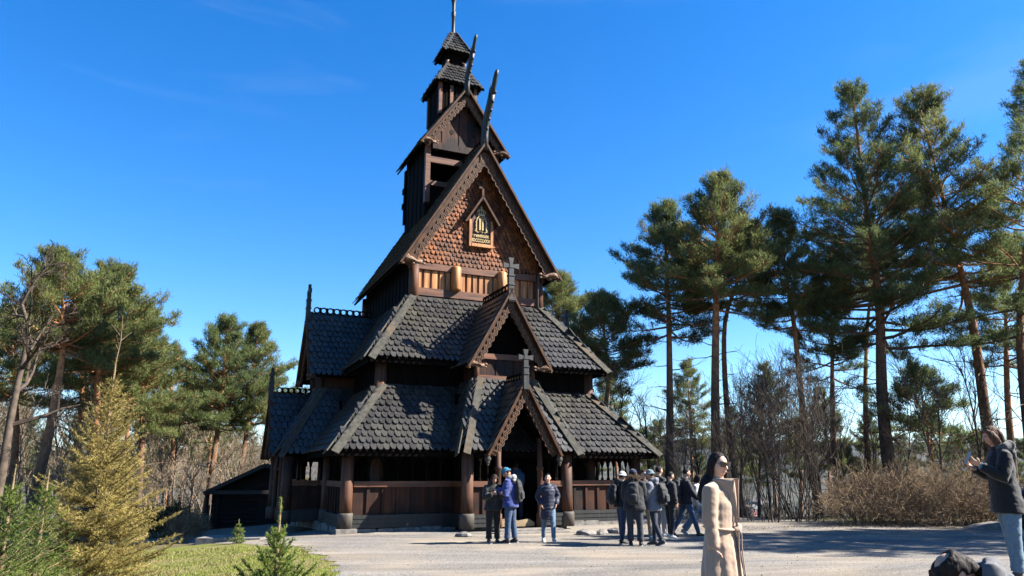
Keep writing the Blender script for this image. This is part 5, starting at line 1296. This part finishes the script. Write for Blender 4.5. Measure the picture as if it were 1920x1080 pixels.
# ---------------------------------------------------------------- person in the black parka
a = person('person in black hooded parka and blue jeans reading a phone at the right', gp(1880, 9.15), R(78), 1.78, .03, (.22, .1), (((.12, .30, -1), (-.12, .85, .62)), ((.2, .15, -1), (-.35, .85, .5))), STAND2, jacket=(.006, .006, .007), trousers=(.15, .24, .31), shoes=(.1, .1, .1), hair=('bob', (.17, .085, .045)), hood=((.10, .098, .095), False), bulk=.022, hem=.20, flare=.02, voxel=.007, cvox=.011, trfit=1.12, wide=.96)
phone(a, 0, 'pale phone in the hand of the person in the parka', .9, (0, .03, .01), (.5, .5, .5), 1.05)
m = MB()
for (s, sh, el, wri, f) in a[3][:1]: m.tube([(wri.lerp(el, .22)) * a[4], (wri.lerp(el, -.02)) * a[4]], [.05, .042], 12)
m.build('cuff', clothm((.06, .25, .34), .8), a[0], True)
# ---------------------------------------------------------------- crouching photographer
a = person('crouching person in grey jacket with thinning dark hair at the bottom right corner', gp(1950, 4.1), R(80), 1.64, .84, (.30, .0), (((.12, .95, -.5), (-.25, .9, .25)), ((.2, .95, -.45), (-.3, .9, .3))), ((1.45, 1.95, .1), (1.3, 1.88, .12)), jacket=(.20, .20, .205), trousers=(.03, .035, .05), shoes=(.1, .1, .1), hair=('bald', (.035, .022, .016)), hood=((.14, .14, .145), False), bulk=.05, hem=.12, voxel=.007, cvox=.011, wide=1.05)
phone(a, 1, 'black phone held up by the crouching person', .3, (0, .01, .03), k2=1.1)
# ================================================================== CABIN, FAR HOUSES
logm = mat('dark_log', (.035, .026, .02), (.014, .011, .009), 6, (.15, 1, 1), .8, .5, spec=.2)
turf = mat('turf_roof', (.10, .095, .035), (.05, .045, .022), 5, (1, 1, 1), .95, .9, bscale=25, spec=.05)
cq = W_(414, 35); cabin = empty('log_cabin', (cq.x, cq.y, cq.z + .0), R(10)); cabin.scale = (.8, .8, .8); tag(cabin, 'low dark log cabin with turf roof left of the church', 'cabin')
m = MB()
for k in range(9):
    z = .15 + k * .23
    for y in (0, 5.5): m.tube([(-.35, y, z), (5.6, y, z)], [.125, .125], 8, ref=(0, 1, 0))
    for x in (0, 5.25): m.tube([(x, -.3, z + .11), (x, 5.8, z + .11)], [.125, .125], 8)
m.build('log_wall', logm, cabin)
for y in (-.02, 5.4): m = MB(); m.prism([(-.2, 2.1), (5.45, 2.1), (2.62, 3.45)], (0, y, 0), (1, 0, 0), (0, 0, 1), (0, .12, 0)); m.build('gable', logm, cabin)
m = MB()
for s in (-1, 1):
    a = Vector((2.62 + s * 3.25, -1.0, 2.02)); b = Vector((2.62, -1.0, 3.58)); slab(m, [a, a + Vector((0, 7.4, 0)), b + Vector((0, 7.4, 0)), b], .16)
rf = m.build('roof', turf, cabin)
m = MB()
for s in (-1, 1): m.bar((2.62 + s * 3.25, -1.05, 1.97), (2.62, -1.05, 3.54), .06, .2)
m.build('bargeboard', mat('cabin_board', (.07, .055, .04), rough=.8), cabin)
m = MB(); m.box(-.5, 5.75, -1.0, -.8, 1.92, 2.12); m.build('tie_beam', mat('cabin_beam', (.08, .06, .042), rough=.8), cabin)
m = MB(); m.box(2.2, 3.2, -.2, -.13, .1, 1.85); m.build('door', logm, cabin)
m = MB(); m.box(4.55, 4.85, -.2, -.14, 1.25, 1.5); m.build('notice', mat('paper_notice', (.6, .6, .58), rough=.6), cabin)
m = MB()
for x in (-.42,): m.lathe([(.11, -.5), (.1, 1.95)], (x, -.85, 0), 8)
m.build('post', logm, cabin)
hw_ = (mat('house_wall_white', (.62, .60, .56), rough=.8), mat('house_wall_ochre', (.45, .34, .22), rough=.8), mat('house_wall_red', (.30, .12, .09), rough=.8)); hr_ = mat('house_roof', (.12, .11, .11), rough=.8); hwin = mat('house_window', (.03, .04, .05), rough=.2)
HL = ('far white house seen past the beige coat', 'far ochre house below the far white house', 'far red house among the bare bushes', 'far pale house furthest to the right behind the shrubs')
for i, (px, Y, hm, k) in enumerate(((1416, 880, 0, 1.0), (1432, 800, 1, 1.1), (1402, 700, 2, 1.0), (1700, 900, 0, 1.0))):
    q = W_(px, Y); h = empty('far_house', q, .4 * i); tag(h, HL[i], 'house')
    m = MB(); m.box(-9 * k, 9 * k, -5, 5, -2, 6.5); m.prism([(-5, 6.5), (5, 6.5), (0, 10)], (-9 * k, 0, 0), (0, 1, 0), (0, 0, 1), (18 * k, 0, 0)); m.build('wall', hw_[hm], h)
    m = MB()
    for s in (-1, 1): slab(m, [(-9.6 * k, s * 5.6, 6.25), (9.6 * k, s * 5.6, 6.25), (9.6 * k, 0, 10.2), (-9.6 * k, 0, 10.2)], .3)
    m.build('roof', hr_, h)
    for j in range(4):
        for z in (1.0, 4.0):
            m = MB(); m.box(-7.5 * k + j * 4.6 * k, -5.9 * k + j * 4.6 * k, -5.05, -4.9, z, z + 1.5); m.build('window', hwin, h)
# ================================================================== SMALL THINGS
q = W_(1921, 23.6); m = MB(); m.lathe([(.26, 0), (.30, .05), (.33, .95), (.33, 1.02)], (0, 0, 0), 18); bn = m.build('litter_bin', mat('bin_black', (.012, .013, .018), rough=.45), None, True); bn.location = q
m = MB(); m.lathe([(.35, 1.02), (.36, 1.08), (.25, 1.16), (.06, 1.19)], (0, 0, 0), 18); m.build('lid', mat('bin_lid', (.03, .035, .05), rough=.35), bn, True); tag(bn, 'black litter bin at the right picture edge behind the parka', 'bin')
q = W_(1852, 24.0); m = MB(); P = [(-.9, -.2), (.95, -.2), (.85, .16), (.2, .22), (-.5, .13), (-.85, .02)]; m.prism(P, (0, -.3, 0), (1, 0, 0), (0, 0, 1), (0, .7, 0)); o = m.build('flat_rock', stone); o.location = q; o.rotation_euler = (0, 0, .15); tag(o, 'low flat rock at the gravel edge left of the bin', 'rock', kind='thing')
rs2 = random.Random(21)
for i, (px, Y, s) in enumerate(((1098, 21.6, .2), (1126, 21.8, .16), (1150, 22.2, .2), (872, 20.9, .16))):
    m = MB(); m.ball((0, 0, 0), s, 9, 6, (1.5, 1, .62)); m.v = [tuple(Vector(p) * (1 + .28 * mnoise.noise((p[0] * 6 + i * 5, p[1] * 6, p[2] * 6)))) for p in m.v]; o = m.build('boulder', stone); o.location = W_(px, Y, dz=.05); o.rotation_euler = (0, 0, i)
    tag(o, ('rounded stone by the church wall right of the porch', 'smallest stone right of the porch, between two others', 'stone nearest the white capped visitor by the church wall', 'stone left of the porch at the foot of the pillar')[i], 'stone')
q = W_(452, 22.2); m = MB(); m.box(-.9, .9, -.6, .6, -.2, .12); o = m.build('stone_slab', stone); o.location = q; tag(o, 'flat stone slab on the shaded path left of the church', 'stone slab', kind='thing')
# ================================================================== LIGHT, SKY, CAMERA
SUN_AZ, SUN_EL = R(93), R(38.5)          # azimuth measured from the view direction towards the right
sd = Vector((math.sin(SUN_AZ) * math.cos(SUN_EL), math.cos(SUN_AZ) * math.cos(SUN_EL), math.sin(SUN_EL)))
sl = bpy.data.lights.new('sun', 'SUN'); sl.energy = 5.0; sl.angle = R(.5); sl.color = (1, .945, .86)
so = bpy.data.objects.new('sun', sl); COL.objects.link(so); so.rotation_euler = sd.to_track_quat('Z', 'Y').to_euler()
w = bpy.data.worlds.new('World'); scene.world = w; w.use_nodes = True
nt = w.node_tree; bg = nt.nodes['Background']; bg.inputs['Strength'].default_value = .061
sky = nt.nodes.new('ShaderNodeTexSky'); sky.sky_type = 'NISHITA'; sky.sun_disc = False
sky.sun_elevation = SUN_EL; sky.sun_rotation = SUN_AZ; sky.altitude = 0; sky.air_density = 1.0; sky.dust_density = .2; sky.ozone_density = 4.0
hs = nt.nodes.new('ShaderNodeHueSaturation'); hs.inputs['Saturation'].default_value = 1.36; hs.inputs['Hue'].default_value = .507
nt.links.new(sky.outputs[0], hs.inputs['Color']); 
tc = nt.nodes.new('ShaderNodeTexCoord'); mp = nt.nodes.new('ShaderNodeMapping'); mp.inputs['Scale'].default_value = (1.2, 1.2, 7); nz = nt.nodes.new('ShaderNodeTexNoise'); nz.inputs['Scale'].default_value = 2.2; nz.inputs['Detail'].default_value = 8; nz.inputs['Distortion'].default_value = .6
mr = nt.nodes.new('ShaderNodeMapRange'); mr.inputs['From Min'].default_value = .56; mr.inputs['From Max'].default_value = .85; mr.inputs['To Max'].default_value = .09        # thin high cloud
mx = nt.nodes.new('ShaderNodeMix'); mx.data_type = 'RGBA'; mx.inputs['B'].default_value = (3.6, 4.1, 4.6, 1)
nt.links.new(tc.outputs['Generated'], mp.inputs[0]); nt.links.new(mp.outputs[0], nz.inputs['Vector']); nt.links.new(nz.outputs['Fac'], mr.inputs['Value']); nt.links.new(mr.outputs[0], mx.inputs['Factor'])
nt.links.new(hs.outputs[0], mx.inputs['A']); nt.links.new(mx.outputs['Result'], bg.inputs['Color'])
cam = bpy.data.cameras.new('camera'); cam.sensor_width = 36; cam.lens = F_PX / 1920 * 36; cam.clip_end = 20000; cam.clip_start = .05
co = bpy.data.objects.new('camera', cam); COL.objects.link(co); co.location = (0, 0, CAM_H); co.rotation_euler = (R(90) + PITCH, 0, 0); scene.camera = co
scene.view_settings.view_transform = 'Standard'; scene.view_settings.look = 'None'; scene.view_settings.exposure = 2.16; scene.view_settings.gamma = 1

# ------------------------------------------------------------------ haze over the distance
m = MB(); m.box(-13150, 13150, -13150, 13150, -60, 370); hz = m.build('haze', None); tag(hz, kind='stuff')
hm = bpy.data.materials.new('haze_air'); hm.use_nodes = True; n = hm.node_tree; n.nodes.remove(n.nodes['Principled BSDF'])
pvn = n.nodes.new('ShaderNodeVolumePrincipled'); pvn.inputs['Color'].default_value = (.42, .60, .92, 1); pvn.inputs['Density'].default_value = .000025; pvn.inputs['Anisotropy'].default_value = .2
n.links.new(pvn.outputs[0], n.nodes['Material Output'].inputs['Volume']); hz.data.materials.append(hm)
